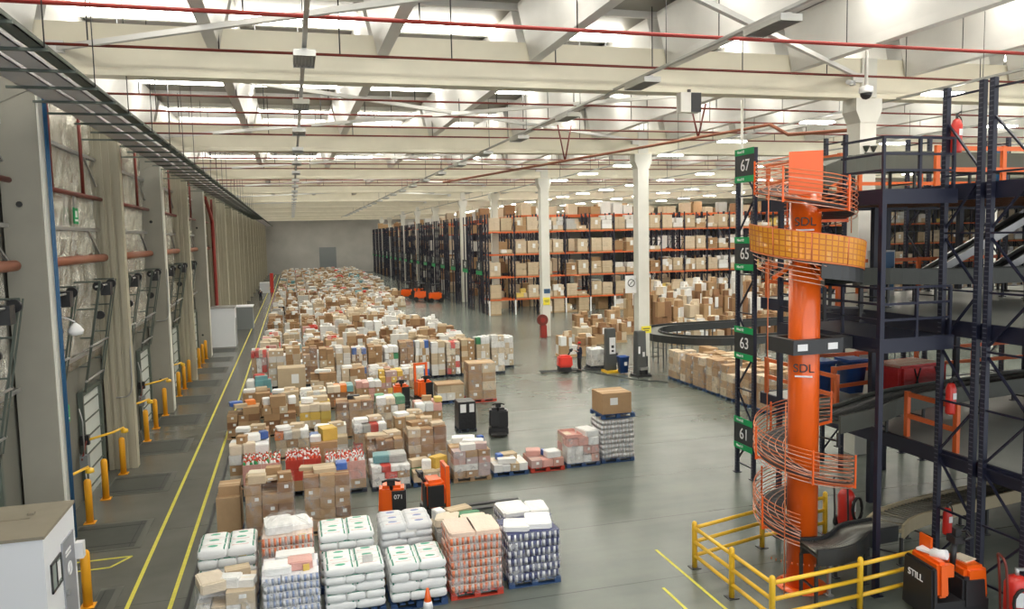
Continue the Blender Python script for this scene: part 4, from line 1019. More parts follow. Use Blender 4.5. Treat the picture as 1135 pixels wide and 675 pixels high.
# the long row of tall narrow stacks
rr = random.Random(21)
STYLE = [('brown cartons', 'cartons', ['kraft', 'kraft', 'kraft_pale'], None), ('pale cartons', 'cartons', ['kraft_pale', 'carton_white'], None), ('dark brown cartons', 'cartons', ['kraft_dark', 'kraft'], None),
         ('white and green packages', 'mixed', (['carton_white', 'kraft_pale'], ['goods_white', 'goods_white', 'goods_green']), None), ('mixed cartons and blue packages', 'mixed', (['kraft', 'carton_white', 'kraft'], ['goods_white', 'goods_blue', 'goods_cream']), None), ('cartons and red packs', 'mixed', (['kraft', 'kraft', 'carton_mixed_print'], ['goods_white', 'goods_red', 'goods_cream']), None)]
x = -2.35; i = 0
order = [5, 1, 0, 2, 0, 1, 4, 0, 3, 2, 4, 1, 5, 0, 3, 1, 5]
while i < 16:
    nm, kd, mt, _ = STYLE[order[i]]; W = .80
    load(kd, x, x + W, 43.9 + rr.uniform(-.06, .06), rr.uniform(1.95, 2.25), 'tall stack of %s, %s from the lane in the stacked row' % (nm, ORD[i]), 'dark', D=1.1, group='tall stacks in the long row', mats=mt, layers=6 if kd == 'cartons' else 5, cols=2 if kd == 'cartons' else None, wrap=(i % 3 == 0))
    x += .885; i += 1
load('mixed', 11.95, 12.75, 45.6, 1.9, 'tall stack of white and brown packages at the open end of the long row', 'dark', mats=(['kraft_pale', 'carton_white'], ['goods_white', 'goods_cream']), layers=5)
# the sea of pallets beyond, row after row
def sea_variant(seed, pal, hmin, hmax, W=1.16, D=1.04):
    rnd = random.Random(seed); m_, h = goods_box(rnd, pal, W, D, hmin, hmax)
    for _ in range(rnd.choice((2, 3, 4))):
        sx, sy, sz = rnd.uniform(.3, .7), rnd.uniform(.25, .5), rnd.uniform(.1, .3)
        m_.m(rnd.choice(pal + [2, 4, 5])).box((rnd.uniform(-.25, .25), rnd.uniform(-.25, .25), .14 + h + sz / 2 - .05), (sx, sy, sz), rz=rnd.uniform(-.5, .5), taper=rnd.uniform(.75, 1))
    return m_.mesh('pallet_load', SEA_MATS)
SEA = [('brown cartons', [1, 1, 1, 2, 3], .9, 1.4, 7), ('pale cartons', [2, 2, 4], .9, 1.4, 5), ('dark brown cartons', [3, 3, 1], .8, 1.3, 3), ('white wrapped goods', [5, 4, 5], .6, 1.3, 7), ('brown cartons and white bags', [1, 5, 1, 4], .8, 1.4, 6), ('grey wrapped goods', [6, 6, 5], .7, 1.3, 3),
       ('cartons and red packs', [1, 9, 2, 8], .8, 1.3, 2), ('cartons and teal packs', [1, 10, 5], .8, 1.2, 1), ('yellow cartons', [14, 14, 4], .9, 1.2, .5), ('pink and white packages', [8, 5, 5], .7, 1.2, 3), ('black wrapped goods', [15], .7, 1.0, .5), ('cream packages', [7, 7, 2], .7, 1.3, 3), ('cartons with orange packs', [1, 12, 2], .8, 1.2, 1)]
SEA_ME = [[sea_variant(100 * i + j, pal, a, b) for j in range(4)] for i, (nm, pal, a, b, wt) in enumerate(SEA)]
SEA_W = [q[4] for q in SEA]
rr = random.Random(77)
def sea_one(x, y, label_fmt, grp, hs=1.0):
    i = rr.choices(range(len(SEA)), SEA_W)[0]
    o = obj('pallet_load', rr.choice(SEA_ME[i]), None, (x, y, 0), rr.choice((0, PI)) + rr.uniform(-.03, .03), (1, 1, rr.uniform(.85, 1.18) * hs))
    tag(o, label_fmt % SEA[i][0], 'pallet load', grp)
y = 47.2; row = 0; SEA_ROWS = []
while y < 190:
    SEA_ROWS.append(y); y += 1.45 if row % 2 == 0 else 3.4; row += 1
nthing = 0; st = MB()
for row, y in enumerate(SEA_ROWS):
    xmax = 12.4 if y < 64 else 10.6 if y < 90 else 13.2 if y < 125 else 15.0
    nx = int((xmax + 2.3) / 1.36)
    for i in range(nx):
        x = -1.6 + i * 1.36 + rr.uniform(-.05, .05)
        if rr.random() < .05: continue
        if y < 101:
            sea_one(x, y + rr.uniform(-.08, .08), 'pallet of %%s, %s from the lane, %s row past the stacks' % (ORD[i], ORD[row]), 'pallet loads beyond the long stacked row'); nthing += 1
        else:
            h = rr.uniform(.8, 1.6); k = rr.choice([1, 1, 2, 2, 3, 4, 5, 5, 6, 7, 8, 9, 10]); st.m(0).box((x, y, .07), (1.2, 1, .14))
            for q in range(3):
                st.m(rr.choice([k, k, 1, 2, 5])).box((x + rr.uniform(-.3, .3) * (q > 0), y, .14 + (h * .7 if q == 0 else h * .7 + .15 * q) / (2 if q == 0 else 1)), (1.14, 1.0, h * .7) if q == 0 else (rr.uniform(.4, .9), .8, .3))
tag(obj('far_pallet_loads', st, None, mats=SEA_MATS), 'distant crowd of pallet loads reaching to the far wall', 'pallet loads', kind='stuff')
# carton blocks on the right, under and beyond the conveyor bend
rr = random.Random(31)
for r in range(2):
    for i in range(7):
        yy = 38.2 - 1.36 * i - .55
        load('cartons', 19.62 + r * 1.3, 20.78 + r * 1.3, yy - .0, rr.uniform(1.6, 1.75), '%s brown carton pallet from the white column, %s line of the block' % (ORD[i], ('outer', 'inner')[r]), 'blue', D=1.15, group='carton pallets in the block under the belt',
             mats=['kraft', 'kraft_pale', 'kraft'], layers=4, cols=2, wrap=(r == 0))
for row, (y, x0, nx, hs) in enumerate(((48.6, 17.2, 2, 1.15), (53.5, 20.2, 3, 1.2), (57.5, 21.6, 4, 1.2), (50.5, 26.5, 9, 1.5), (56.0, 27.8, 11, 1.9), (61.0, 28.5, 13, 2.3), (66.5, 30.0, 12, 2.2))):
    for i in range(nx):
        if abs(x0 + i * 1.36 - 19.2) < 1.1 and abs(y - 59) < 1: continue
        if rr.random() < .06: continue
        ii = rr.choices([0, 1, 2, 4], [6, 4, 3, 2])[0]
        o = obj('pallet_load', rr.choice(SEA_ME[ii]), None, (x0 + i * 1.36, y + rr.uniform(-.1, .1), 0), rr.uniform(-.03, .03), (1, 1, hs * rr.uniform(.85, 1.12)))
        tag(o, 'pallet of %s, %s along the %s row before the racks' % (SEA[ii][0], ORD[i], ORD[row]), 'pallet load', 'pallet loads in front of the storage racks')

# ------------------------------------------------------------------ cabins
t = thing('cabin', 'white steel cabin with a window, grey door and brown flat roof beside the near column', 'cabin', (-5.65, 17.15, 0))
m_ = MB(); m_.box((0, 0, 1.27), (1.86, 2.1, 2.54)); obj('body', m_, t, mats='cabin_white')
m_ = MB(); m_.box((0, 0, 2.57), (1.92, 2.16, .06)); m_.box((-.2, .1, 2.605), (1.2, .04, .02)); m_.box((.35, .35, 2.62), (.12, .12, .06)); obj('roof', m_, t, mats='cabin_roof')
wn = obj('window', MB().box((.935, -.42, 1.62), (.03, .62, .52)), t, mats='glass_dark'); m_ = MB()
for dy in (-.31, 0, .31): m_.box((.945, -.42 + dy, 1.62), (.04, .04, .56))
for dz in (-.27, .27): m_.box((.945, -.42, 1.62 + dz), (.04, .66, .04))
obj('frame', m_, wn, mats='steel_dark'); obj('paper', MB().box((.955, -.3, 1.62), (.01, .22, .36)), wn, mats='paper')
dr = obj('door', MB().box((.94, .42, 1.03), (.04, .82, 2.02)), t, mats='cabin_door', label='grey door with white marks')
obj('door_sign', MB().box((.965, .36, 1.78), (.01, .36, .05)).box((.965, .36, 1.70), (.01, .36, .04)), dr, mats='sign_white')
m_ = MB(); m_.tube([(.965, .4 + .13 * math.cos(a * PI / 8), 1.38 + .13 * math.sin(a * PI / 8)) for a in range(16)], .018, 5, closed=True); m_.bar((.965, .32, 1.3), (.965, .48, 1.46), .02); obj('door_emblem', m_, dr, mats='sign_white')
obj('handle', MB().box((.985, .1, 1.0), (.05, .04, .12)), dr, mats='galvanised')
obj('control_box', MB().box((1.03, .96, 1.55), (.16, .2, .34)), t, mats='panel_white', label='white wall box')
t = thing('cabin', 'white guard cabin standing against the dock wall far down the lane', 'cabin', (-5.28, 64.2, 0))
obj('body', MB().box((0, 0, 1.48), (1.7, 2.0, 2.96)), t, mats='cabin_white'); obj('roof', MB().box((0, 0, 3.0), (1.8, 2.1, .09)), t, mats='galvanised'); obj('door', MB().box((.86, 0, 1.05), (.04, .9, 2.1)), t, mats='cabin_door')
t = thing('cabin', 'low white hut with a dark side behind the white guard cabin', 'cabin', (-4.5, 76.5, 0))
obj('body', MB().box((0, 0, 1.0), (1.6, 2.2, 2.0)), t, mats='door_dark'); obj('roof', MB().box((0, 0, 2.05), (1.7, 2.3, .1)), t, mats='cabin_white')
t = thing('cabin', 'white hut with a red board at the far end of the lane', 'cabin', (-4.3, 128, 0))
obj('body', MB().box((0, 0, .8), (1.4, 2.5, 1.6)), t, mats='cabin_white'); obj('board', MB().box((1.1, 0, 1.5), (.5, .3, 3.0)), t, mats='hydrant_red', label='red upright board')
# ------------------------------------------------------------------ dock wall services
for i, y in enumerate(DOCKS[:8]):
    t = thing('dock_door_lift', 'dark lifting tracks and cable drums above the %s dock door' % ORD[i], 'door lift gear', (XW + .2, y, 0), group='dock door lifting gear')
    for s_ in (-1, 1):
        m_ = MB(); m_.bar((0, s_ * 1.02, 3.4), (.62, s_ * 1.02, 6.85), .07, .05); m_.bar((.05, s_ * 1.12, 3.4), (.67, s_ * 1.12, 6.85), .035); m_.bar((-.12, s_ * 1.02, 6.85), (.64, s_ * 1.02, 6.85), .05)
        for z in (4.2, 5.1, 6.0): m_.bar((-.12, s_ * 1.02, z), ((z - 3.4) / 3.45 * .62, s_ * 1.02, z), .045)
        obj('track', m_, t, mats='dark_green_steel')
        m_ = MB(); m_.tube([(.55, s_ * .86, 6.7), (.55, s_ * .98, 6.7)], .15, 14); obj('cable_drum', m_, t, mats='black_plastic')
    m_ = MB(); m_.tube([(.55, -1.2, 6.7), (.55, 1.2, 6.7)], .03, 8); obj('shaft', m_, t, mats='galvanised')
    obj('motor', MB().box((.5, .45, 6.55), (.3, .34, .42)), t, mats='steel_dark')
    m_ = MB(); m_.tube([(.3, .2, 5.7), (.3, .34, 5.7)], .14, 12); obj('pulley', m_, t, mats='black_plastic')
    m_ = MB()
    for z, x in ((4.85, .3), (3.75, .1)): m_.tube([(x, -1.22, z), (x, 1.22, z)], .035, 8)
    obj('cross_tube', m_, t, mats='galvanised')
    if 0 < i < 6:
        t = thing('dock_barrier_light', 'yellow swing arm with red rod on the jamb of the %s dock door' % ORD[i], 'dock light', (XW + .1, y - (1.15 if i == 1 else 1.38), 0), group='dock jamb arms')
        obj('base', MB().box((.1, 0, 1.95), (.24, .18, .3)), t, mats='black_plastic'); m_ = MB(); m_.tube([(.2, 0, 1.95), (.75, .5, 2.0), (.95, 1.2, 1.98)], .04, 8); obj('arm', m_, t, mats='safety_yellow')
        m_ = MB(); m_.lathe([(.02, .14), (.11, .1), (.12, 0), (.03, -.03)], (.98, 1.25, 1.82), 10); obj('lamp_head', m_, t, mats='safety_yellow')
        m_ = MB(); m_.tube([(.15, -.05, 1.95), (.1, -.55, 1.45)], .025, 6)
        if i != 1: obj('rod', m_, t, mats='pipe_red')
        if i == 1: continue
        t = thing('control_box', 'grey dock control box on the jamb of the %s dock door' % ORD[i], 'control box', (XW + .1, y - 1.76, 0), group='dock control boxes')
        obj('box', MB().box((.14, 0, 1.35), (.22, .3, .4)), t, mats='door_dark'); m_ = MB(); m_.tube([(.14, 0, 1.15), (.16, 0, .05)], .02, 6); m_.tube([(.14, 0, 1.55), (.14, .05, 2.6), (.05, .1, 3.0)], .02, 6); obj('conduit', m_, t, mats='galvanised')
BO = [(-4.70, 18.75), (-5.95, 24.55), (-5.98, 26.75), (-6.0, 29.55), (-6.0, 34.2), (-6.0, 36.45), (-6.0, 39.1), (-6.0, 43.8), (-6.0, 45.9), (-6.0, 48.15), (-6.0, 53.2), (-6.0, 55.3), (-6.0, 57.3)]
for i, (x, y) in enumerate(BO):
    t = thing('bollard', 'orange-yellow steel bollard by the dock doors, %s from the camera' % ORD[i], 'bollard', (x, y, 0), group='bollards between the dock doors')
    m_ = MB(); m_.lathe([(.10, 0), (.10, 1.22), (.07, 1.28), (.02, 1.30)], n=14); obj('tube', m_, t, mats='bollard_orange'); obj('base_plate', MB().box((0, 0, .01), (.3, .3, .02)), t, mats='bollard_orange')
# long pipes on the wall
t = thing('wall_pipe', 'thick rust-red pipe running along the foil wall', 'pipe', (-6.28, 0, 0))
for k in range(6):
    m_ = MB(); m_.tube([(0, edges[k] + .55, 7.55), (0, edges[k + 1] - .46, 7.55)], .13, 12); obj('segment', m_, t, mats='pipe_rust')
t = thing('sprinkler_pipe', 'thin dark red pipe high on the foil wall with vertical risers', 'pipe', (-6.28, 0, 0))
for k in range(6):
    m_ = MB(); m_.tube([(0, edges[k] + .55, 9.55), (0, edges[k + 1] - .46, 9.55)], .07, 10); obj('main', m_, t, mats='pipe_red')
for y in (14.5, 17.5, 24.4, 27.8, 33.8, 37.0, 43.6, 46.5, 52.5, 55.6):
    m_ = MB(); m_.tube([(0, y, 9.55), (0, y, 12.6)], .055, 8); obj('riser', m_, t, mats='pipe_red')
m_ = MB()
for z in (10.9, 8.5, 4.6):
    for k in range(6):
        a, b = edges[k] + .5, edges[k + 1] - .4; m_.bar((XW + .24, a, z), (XW + .24, b, z), .08, .1)
        if z > 5: m_.bar((XW + .24, b - 1.6, z), (XW + .24, b, z - .9), .06)
struct('wall_trim', m_, 'galvanised')
m_ = MB()
for dy, x in ((0, -5.61), (.09, -5.60), (.17, -5.6)): m_.tube([(x, 21.55 + dy, .6), (x, 21.55 + dy, 11.6)], .022, 8)
tag(obj('blue_pipe', m_, None, mats='pipe_blue'), 'bundle of blue conduits climbing the near wide column', 'conduit')
t = thing('riser_pipe', 'thick red riser pipe with an elbow between the ribbed columns', 'pipe', (-5.85, 64.3, 0))
m_ = MB(); m_.tube(smooth_path([(0, 1.2, 0), (0, 1.2, 9.3), (0, .6, 9.9), (0, -3.5, 11.2)]), .13, 12); obj('pipe', m_, t, mats='sign_red'); m_ = MB(); m_.tube([(0, 1.0, 9.4), (0, 1.0, 11.3)], .09, 8); obj('branch', m_, t, mats='pipe_red')
for x, y, z, lab in ((-5.72, 30.16, 2.6, 'ribbed'), (-5.72, 39.56, 4.4, 'second wide')):
    m_ = MB(); m_.tube(smooth_path([(x - .5, y, z), (x + .06, y, z), (x + .06, y, z + 1.2), (x + .06, y + .1, z + 2.4)]), .025, 6)
    tag(obj('conduit_loop', m_, None, mats='galvanised'), 'thin bent conduit fixed to the %s column' % lab, 'conduit')
for i, (x, y, z, m0, lab) in enumerate(((XW + .015, 25.65, 3.0, 'sign_green', 'green safety sign on the wall between the dock doors'), (XW + .015, 29.75, 2.6, 'sign_red', 'red extinguisher sign on the wall before the ribbed column'), (-6.35, 27.0, 8.9, 'sign_green', 'green sign hanging below the thin red pipe'))):
    t = thing('safety_sign', lab, 'sign', (x, y, z)); obj('plate', MB().box((0, 0, 0), (.03, .5, .5)), t, mats=m0); m_ = MB(); m_.box((.02, 0, .05), (.01, .2, .2)); m_.box((.02, 0, -.14), (.01, .34, .06)); obj('symbol', m_, t, mats='sign_white')
    if i == 2: obj('hanger', MB().box((0, 0, .42), (.03, .3, .4)), t, mats='galvanised')
t = thing('wall_lamp', 'small round lamp on a bent arm beside the near wide column', 'lamp', (-5.9, 22.3, 5.9))
m_ = MB(); m_.tube(smooth_path([(-.5, 0, .2), (.15, .1, .3), (.42, .2, .12)]), .025, 6); obj('arm', m_, t, mats='galvanised'); m_ = MB(); m_.lathe([(.03, .2), (.12, .12), (.2, 0), (.17, -.1), (.02, -.14)], (.42, .2, -.1), 14); obj('shade', m_, t, mats='panel_white')
# cable trays under the roof along the wall
t = thing('cable_tray', 'triple grey cable tray hanging along the top of the dock wall', 'cable tray', (0, 0, 11.45))
for x0, x1 in ((-5.50, -4.92), (-4.80, -4.40), (-4.26, -4.02)):
    m_ = MB(); m_.span((x0, 4, 0), (x1, YE - 1, .02)); m_.span((x0, 4, 0), (x0 + .02, YE - 1, .1)); m_.span((x1 - .02, 4, 0), (x1, YE - 1, .1)); obj('tray', m_, t, mats='tray_grey' if x0 < -4.5 else 'dark_green_steel')
for k in range(68):
    y = 6.5 + k * 1.85; m_ = MB(); m_.span((-5.75 if k % 3 else XW + .2, y - .03, -.06), (-3.95, y + .03, -.005)); obj('bracket', m_, t, mats='dark_green_steel')
m_ = MB()
for k in range(24):
    y = 8.3 + k * 3.7; m_.tube([(-4.0, y, 0), (-4.0, y, 3.45)], .012, 4)
obj('hanger_rod', m_, t, mats='steel_dark')
# ------------------------------------------------------------------ roof services
def hpipe(y, z, x0, x1, r, lab, m0='pipe_red', hang=3.1):
    t = thing('sprinkler_line', lab, 'pipe', (0, y, z), group='sprinkler lines across the roof')
    m_ = MB(); m_.tube([(x0, 0, 0), (x1, 0, 0)], r, 8); obj('pipe', m_, t, mats=m0)
    x = x0 + 1.2; me = MB().tube([(0, 0, 0), (0, 0, 14.8 - z)], .018, 4).mesh('hanger', 'steel_dark')
    while x < min(x1, 32):
        obj('hanger', me, t, (x, 0, 0)); x += hang
PY = [18.6, 22.3, 26.2, 29.2, 32.7, 36.1, 39.2, 43.3, 46.8, 50.3, 53.8, 57.4, 61.2, 64.8, 68.3, 71.9, 75.4]
for i, y in enumerate(PY):
    hpipe(y, 13.0, -5.9, 60, .038 if i else .05, 'thin red sprinkler line across the roof, %s from the camera' % ORD[i], 'pipe_red' if i else 'sign_red', 3.1 if i % 2 else 3.9)
t = thing('sprinkler_main', 'long rust-red pipe falling diagonally across the hall below the beams', 'pipe', (0, 0, 0))
m_ = MB(); m_.tube([(8.6, 45.0, 11.15), (17.4, 28.0, 12.0), (17.9, 26.8, 12.05)], .06, 8); m_.tube([(17.9, 26.8, 12.05), (18.3, 26.2, 11.6), (19.6, 24.5, 11.55), (19.75, 24.3, 11.4), (19.75, 24.3, .3)], .07, 8); obj('pipe', m_, t, mats='pipe_rust')
for p in ((13.0, 36.5, 11.57), (16.5, 29.8, 11.9)):
    m_ = MB()
    for s_ in (-.35, .35): m_.tube([p, (p[0] + s_, p[1], 13.3)], .035, 6)
    obj('bracket', m_, t, mats='pipe_red')
# crossed flat braces between beams
nb_ = 0
for k in range(1, 7):
    y0, y1 = BEAMS[k] - PITCH_Y + .3, BEAMS[k] - .3
    for (xa, xb) in ((-5.6, 18.7), (18.7, -5.6)):
        nb_ += 1
        m_ = MB(); m_.bar((xa, y0, 13.05), (xb, y1, 13.05 + (.12 if xa < xb else 0)), .13, .13)
        for q in ((xa, y0), (xb, y1)): m_.box((q[0], q[1], 13.08), (.4, .2, .3))
        o = obj('roof_brace_beam', m_, None, mats='girder_white'); o['kind'] = 'structure'
# lighting rows
lt_parts = {}
def light_me():
    h = MB(); h.box((0, 0, .10), (.50, 1.36, .05)); h.box((0, 0, .14), (.12, 1.2, .06)); lt_parts['housing'] = h.mesh('housing', 'lamp_louver')
    l = MB()
    for k in range(7): l.box((-.24 + k * .08, 0, .03), (.012, 1.36, .10))
    for y in (-.675, .675): l.box((0, y, .03), (.5, .012, .10))
    lt_parts['louver'] = l.mesh('louver', 'lamp_louver')
    for nm in ('lamp_tube', 'lamp_lit'):
        u = MB()
        for k in range(6): u.tube([(-.20 + k * .08, -.64, .045), (-.20 + k * .08, .64, .045)], .02, 6)
        lt_parts[nm] = u.mesh('tube_lamps', nm)
    p = MB(); p.box((0, 0, .035), (.46, 1.3, .05)); lt_parts['panel'] = p.mesh('diffuser', 'lamp_lit')
light_me()
ROWX = [.48, 9.85, 20.4, 29.6, 38.8, 48.0]
RN = ['row over the pallets by the lane', 'row over the open floor', 'row above the mezzanine', 'fourth row from the dock wall', 'fifth row from the dock wall', 'sixth row from the dock wall']
for ri, x in enumerate(ROWX):
    tk = MB(); tk.box((0, 0, .24), (.10, 150, .07)); 
    t = thing('lighting_trunking', 'thin grey lighting trunking carrying the %s' % RN[ri], 'trunking', (x, 86, 12.2), group='lighting trunking')
    obj('rail', tk, t, mats='galvanised'); m_ = MB()
    for k in range(20): m_.tube([(0, -73 + k * 6.5, .26), (0, -73 + k * 6.5, 2.7)], .012, 4)
    obj('wire', m_, t, mats='steel_dark')
    ys = [13.0 + 6.5 * k if ri == 0 else 14.7 + 6.3 * k for k in range(22)]
    for k, y in enumerate(ys):
        lit = ri >= 2
        if ri >= 2 and y < 20: continue
        if (ri >= 3 and y < 26) or (ri == 2 and y > 62): continue
        t = thing('ceiling_light', '%s louvred light fitting, %s along the %s' % ('lit' if lit else 'unlit grey', ORD[k], RN[ri]), 'ceiling light', (x, y, 12.2), PI / 2 if lit else 0, group='light fittings of the %s' % RN[ri])
        obj('housing', lt_parts['housing'], t)
        if lit: obj('diffuser', lt_parts['panel'], t, label='glowing diffuser')
        else: obj('louver', lt_parts['louver'], t); obj('tube_lamps', lt_parts['lamp_tube'], t)
        if ri == 0: obj('rod', MB().tube([(0, 0, .15), (0, 0, 1.2)], .015, 5), t, mats='steel_dark')
# dome camera and bullet camera
t = thing('dome_camera', 'white dome camera hanging on a long pole near the column head', 'camera', (16.95, 20.4, 12.15))
m_ = MB(); m_.tube([(0, 0, .1), (0, 0, 2.65)], .05, 10); obj('pole', m_, t, mats='white_paint')
m_ = MB(); m_.lathe([(.06, .16), (.2, .1), (.21, -.05), (.19, -.08)], n=18); obj('hood', m_, t, mats='panel_white'); m_ = MB(); m_.lathe([(.17, -.08), (.16, -.16), (.1, -.24), (.01, -.27)], n=18); obj('dome', m_, t, mats='black_plastic')
t = thing('bullet_camera', 'white bullet camera on the beam face beside the dome camera', 'camera', (18.4, 22.9, 12.9)); m_ = MB(); m_.tube([(.05, 0, 0), (-.3, -.25, -.03)], .08, 10); obj('body', m_, t, mats='panel_white'); obj('bracket', MB().box((.15, .08, .0), (.1, .18, .16)), t, mats='galvanised')
t = thing('speaker_horn', 'small green twin horn fixed to the column above the upper platform', 'speaker', (19.1, 22.93, 10.6)); m_ = MB(); m_.lathe([(.03, 0), (.12, .2), (.13, .21)], (0, 0, 0), 10); m_.lathe([(.03, 0), (.12, .2), (.13, .21)], (.3, 0, .0), 10); obj('horn', m_, t, mats='dark_green_steel'); obj('bracket', MB().box((.15, 0, -.05), (.4, .06, .06)), t, mats='steel_dark')
t = thing('junction_box', 'grey box fixed under the near beam over the open floor', 'box', (12.4, 23.0, 11.9)); obj('box', MB().box((0, 0, .2), (.7, .3, .62)), t, mats='white_paint'); obj('cover', MB().box((.18, -.16, .2), (.34, .03, .6)), t, mats='steel_dark'); obj('hanger', MB().box((0, 0, .56), (.1, .1, .12)), t, mats='steel_dark')
for x, lab in ((13.05, 'thin white post hanging beside the sign numbered 67'),):
    m_ = MB(); m_.tube([(15.2, 24.4, 12.5), (15.2, 24.4, 3.2)], .045, 8); tag(obj('drop_pole', m_, None, mats='white_paint'), lab, 'pole')
m_ = MB(); m_.tube([(1.15, 55, 0), (.6, 47, 1.3)], .03, 6); 
# ------------------------------------------------------------------ column signs
for x, y, z, w_, h_, m0, lab in ((19.25, 58.72, 3.6, .5, .35, 'pipe_blue', 'small blue plate on the farther white column'), (19.2, 58.72, 2.8, .55, .6, 'sign_yellow', 'yellow notice on the farther white column'), (19.3, 40.82, 2.5, .6, .4, 'sign_yellow', 'yellow notice on the near white column')):
    t = thing('notice', lab, 'notice', (x, y, z)); obj('plate', MB().box((0, 0, 0), (w_, .03, h_)), t, mats=m0); m_ = MB(); m_.box((0, -.02, .06), (w_ * .7, .01, .05)); m_.box((0, -.02, -.06), (w_ * .5, .01, .04)); obj('lines', m_, t, mats='steel_dark')
t = thing('notice', 'white framed notice hanging beside the near white column', 'notice', (18.55, 41.2, 5.1)); obj('plate', MB().box((0, 0, 0), (.72, .04, 1.0)), t, mats='paper'); m_ = MB(); m_.tube([(.2 * math.cos(a * PI / 8), -.025, .08 + .2 * math.sin(a * PI / 8)) for a in range(16)], .025, 5, closed=True); m_.bar((-.13, -.025, -.05), (.13, -.025, .22), .03); obj('symbol', m_, t, mats='steel_dark'); obj('bracket', MB().box((.33, 0, .3), (.3, .04, .05)), t, mats='galvanised')

# ------------------------------------------------------------------ vehicles
def wheel(t, x, y, r, w_, nm='wheel', mt='black_rubber'):
    m_ = MB(); m_.tube([(x, y - w_ / 2, r), (x, y + w_ / 2, r)], r, 14); return obj(nm, m_, t, mats=mt)
def hood(W, D, z0, z1, bev, material, name='hood'):
    me = bpy.data.meshes.new(name); bm = bmesh.new(); bmesh.ops.create_cube(bm, size=1)
    bmesh.ops.scale(bm, vec=(W, D, z1 - z0), verts=bm.verts); bmesh.ops.translate(bm, vec=(0, 0, (z0 + z1) / 2), verts=bm.verts)
    for v in bm.verts:
        if v.co.z > (z0 + z1) / 2: v.co.x *= .9; v.co.y *= .9
    bmesh.ops.bevel(bm, geom=bm.edges[:], offset=bev * 1.0, segments=4, affect='EDGES')
    bm.to_mesh(me); bm.free(); me.materials.append(MAT[material]); return me
def stacker(lab, loc, rz, number=None,  main='orange_paint', fork_l=1.15, mast=None, group='orange warehouse trucks'):
    """ride-on pallet truck; local +x is towards the forks"""
    t = thing('pallet_truck', lab, 'pallet truck', loc, rz, group)
    obj('chassis', MB().box((0, 0, .20), (.66, .80, .24), taper=.97), t, mats='black_plastic')
    o = obj('hood', hood(.60 if main != 'bright_red' else .86, .76, .32, 1.12 if main != 'bright_red' else 1.0, .09, main), t)
    obj('front_panel', MB().box((.0, -.37, .68), (.46, .05, .62)).box((-.29, -.19, .66), (.05, .36, .66)), t, mats='black_plastic', label='black panel')
    if number:
        obj('number', text_mesh(number, .17, 'sign_white'), t, (-.322, -.19, .82), rot=(PI / 2, 0, -PI / 2), label='white number %s' % number)
    m_ = MB(); m_.tube([(-.22, 0, 1.0), (-.34, 0, 1.2)], .05, 8); m_.box((-.36, 0, 1.27), (.14, .22, .16)); m_.tube([(-.40, -.24, 1.3), (-.46, -.1, 1.36), (-.46, .1, 1.36), (-.40, .24, 1.3)], .03, 8); obj('tiller', m_, t, mats='black_plastic')
    obj('platform', MB().box((-.52, 0, .12), (.42, .62, .06)), t, mats='black_rubber')
    for y in (-.19, .19):
        m_ = MB(); m_.box((.33 + fork_l / 2, y, .10), (fork_l, .17, .05)); m_.box((.36, y, .30), (.07, .17, .4)); m_.tube([(.2 + fork_l, y - .05, .05), (.2 + fork_l, y + .05, .05)], .045, 8); obj('fork', m_, t, mats='steel_dark')
    for y in (-.3, .3): wheel(t, -.1, y, .11, .1)
    if mast:
        m_ = MB()
        for y in (-.3, .3): m_.box((.36, y, mast / 2), (.12, .09, mast))
        m_.box((.36, 0, mast - .06), (.08, .6, .1)); m_.box((.36, 0, mast * .5), (.08, .6, .1)); obj('mast', m_, t, mats='orange_paint' if main == 'orange_paint' else 'steel_dark')
    return t
stacker('orange ride-on pallet truck numbered 071 behind the greyish sacks', (2.42, 21.75, 0), PI / 2 - .15, '071')
stacker('orange pallet truck with a narrow upright mast and long forks, right of truck 071', (3.62, 21.9, 0), 0.05, None, fork_l=2.3, mast=1.5)
stacker('orange pallet truck half hidden among the pallets beside the pink striped bags', (4.7, 36.9, 0), PI / 2, None, mast=None)
stacker('far orange stacker with an upright mast behind the pink and white goods', (5.9, 37.6, 0), PI / 2 + .2, None, mast=1.9)
stacker('bright red pallet truck with its forks pointing away from the person', (15.05, 42.85, 0), PI - .12, None, main='bright_red', group='red warehouse trucks')
stacker('dark pallet truck parked behind the black wrapped pallet', (7.75, 30.3, 0), PI / 2 - .2, None, main='black_plastic', group='dark warehouse trucks')
stacker('small blue-based pallet truck parked left of the alone standing wrapped carton stack', (6.6, 36.1, 0), 0.3, None, main='pipe_blue', group='dark warehouse trucks') if False else None
def forklift(lab, loc, rz):
    t = thing('forklift', lab, 'forklift', loc, rz, 'orange forklifts before the racks')
    obj('body', hood(1.7, 1.15, .35, 1.25, .14, 'orange_paint', 'body'), t); obj('counterweight', hood(.6, 1.1, .25, 1.1, .12, 'black_plastic', 'counterweight'), t, (-.8, 0, 0))
    m_ = MB()
    for x in (-.5, .55):
        for y in (-.48, .48): m_.bar((x, y, 1.2), (x * .8, y, 2.2), .07)
    m_.box((0, 0, 2.22), (.95, 1.05, .06)); obj('overhead_guard', m_, t, mats='steel_dark')
    m_ = MB()
    for y in (-.35, .35): m_.box((1.02, y, 1.25), (.12, .1, 2.4))
    m_.box((1.02, 0, 2.3), (.08, .7, .08)); obj('mast', m_, t, mats='steel_dark')
    for y in (-.3, .3): obj('fork', MB().box((1.6, y, .12), (1.1, .13, .05)).box((1.1, y, .4), (.06, .13, .6)), t, mats='steel_dark')
    for x in (-.65, .6):
        for y in (-.52, .52): wheel(t, x, y, .28, .18)
    obj('seat', MB().box((-.15, 0, 1.35), (.45, .5, .14)).box((-.38, 0, 1.6), (.12, .5, .5)), t, mats='black_rubber')
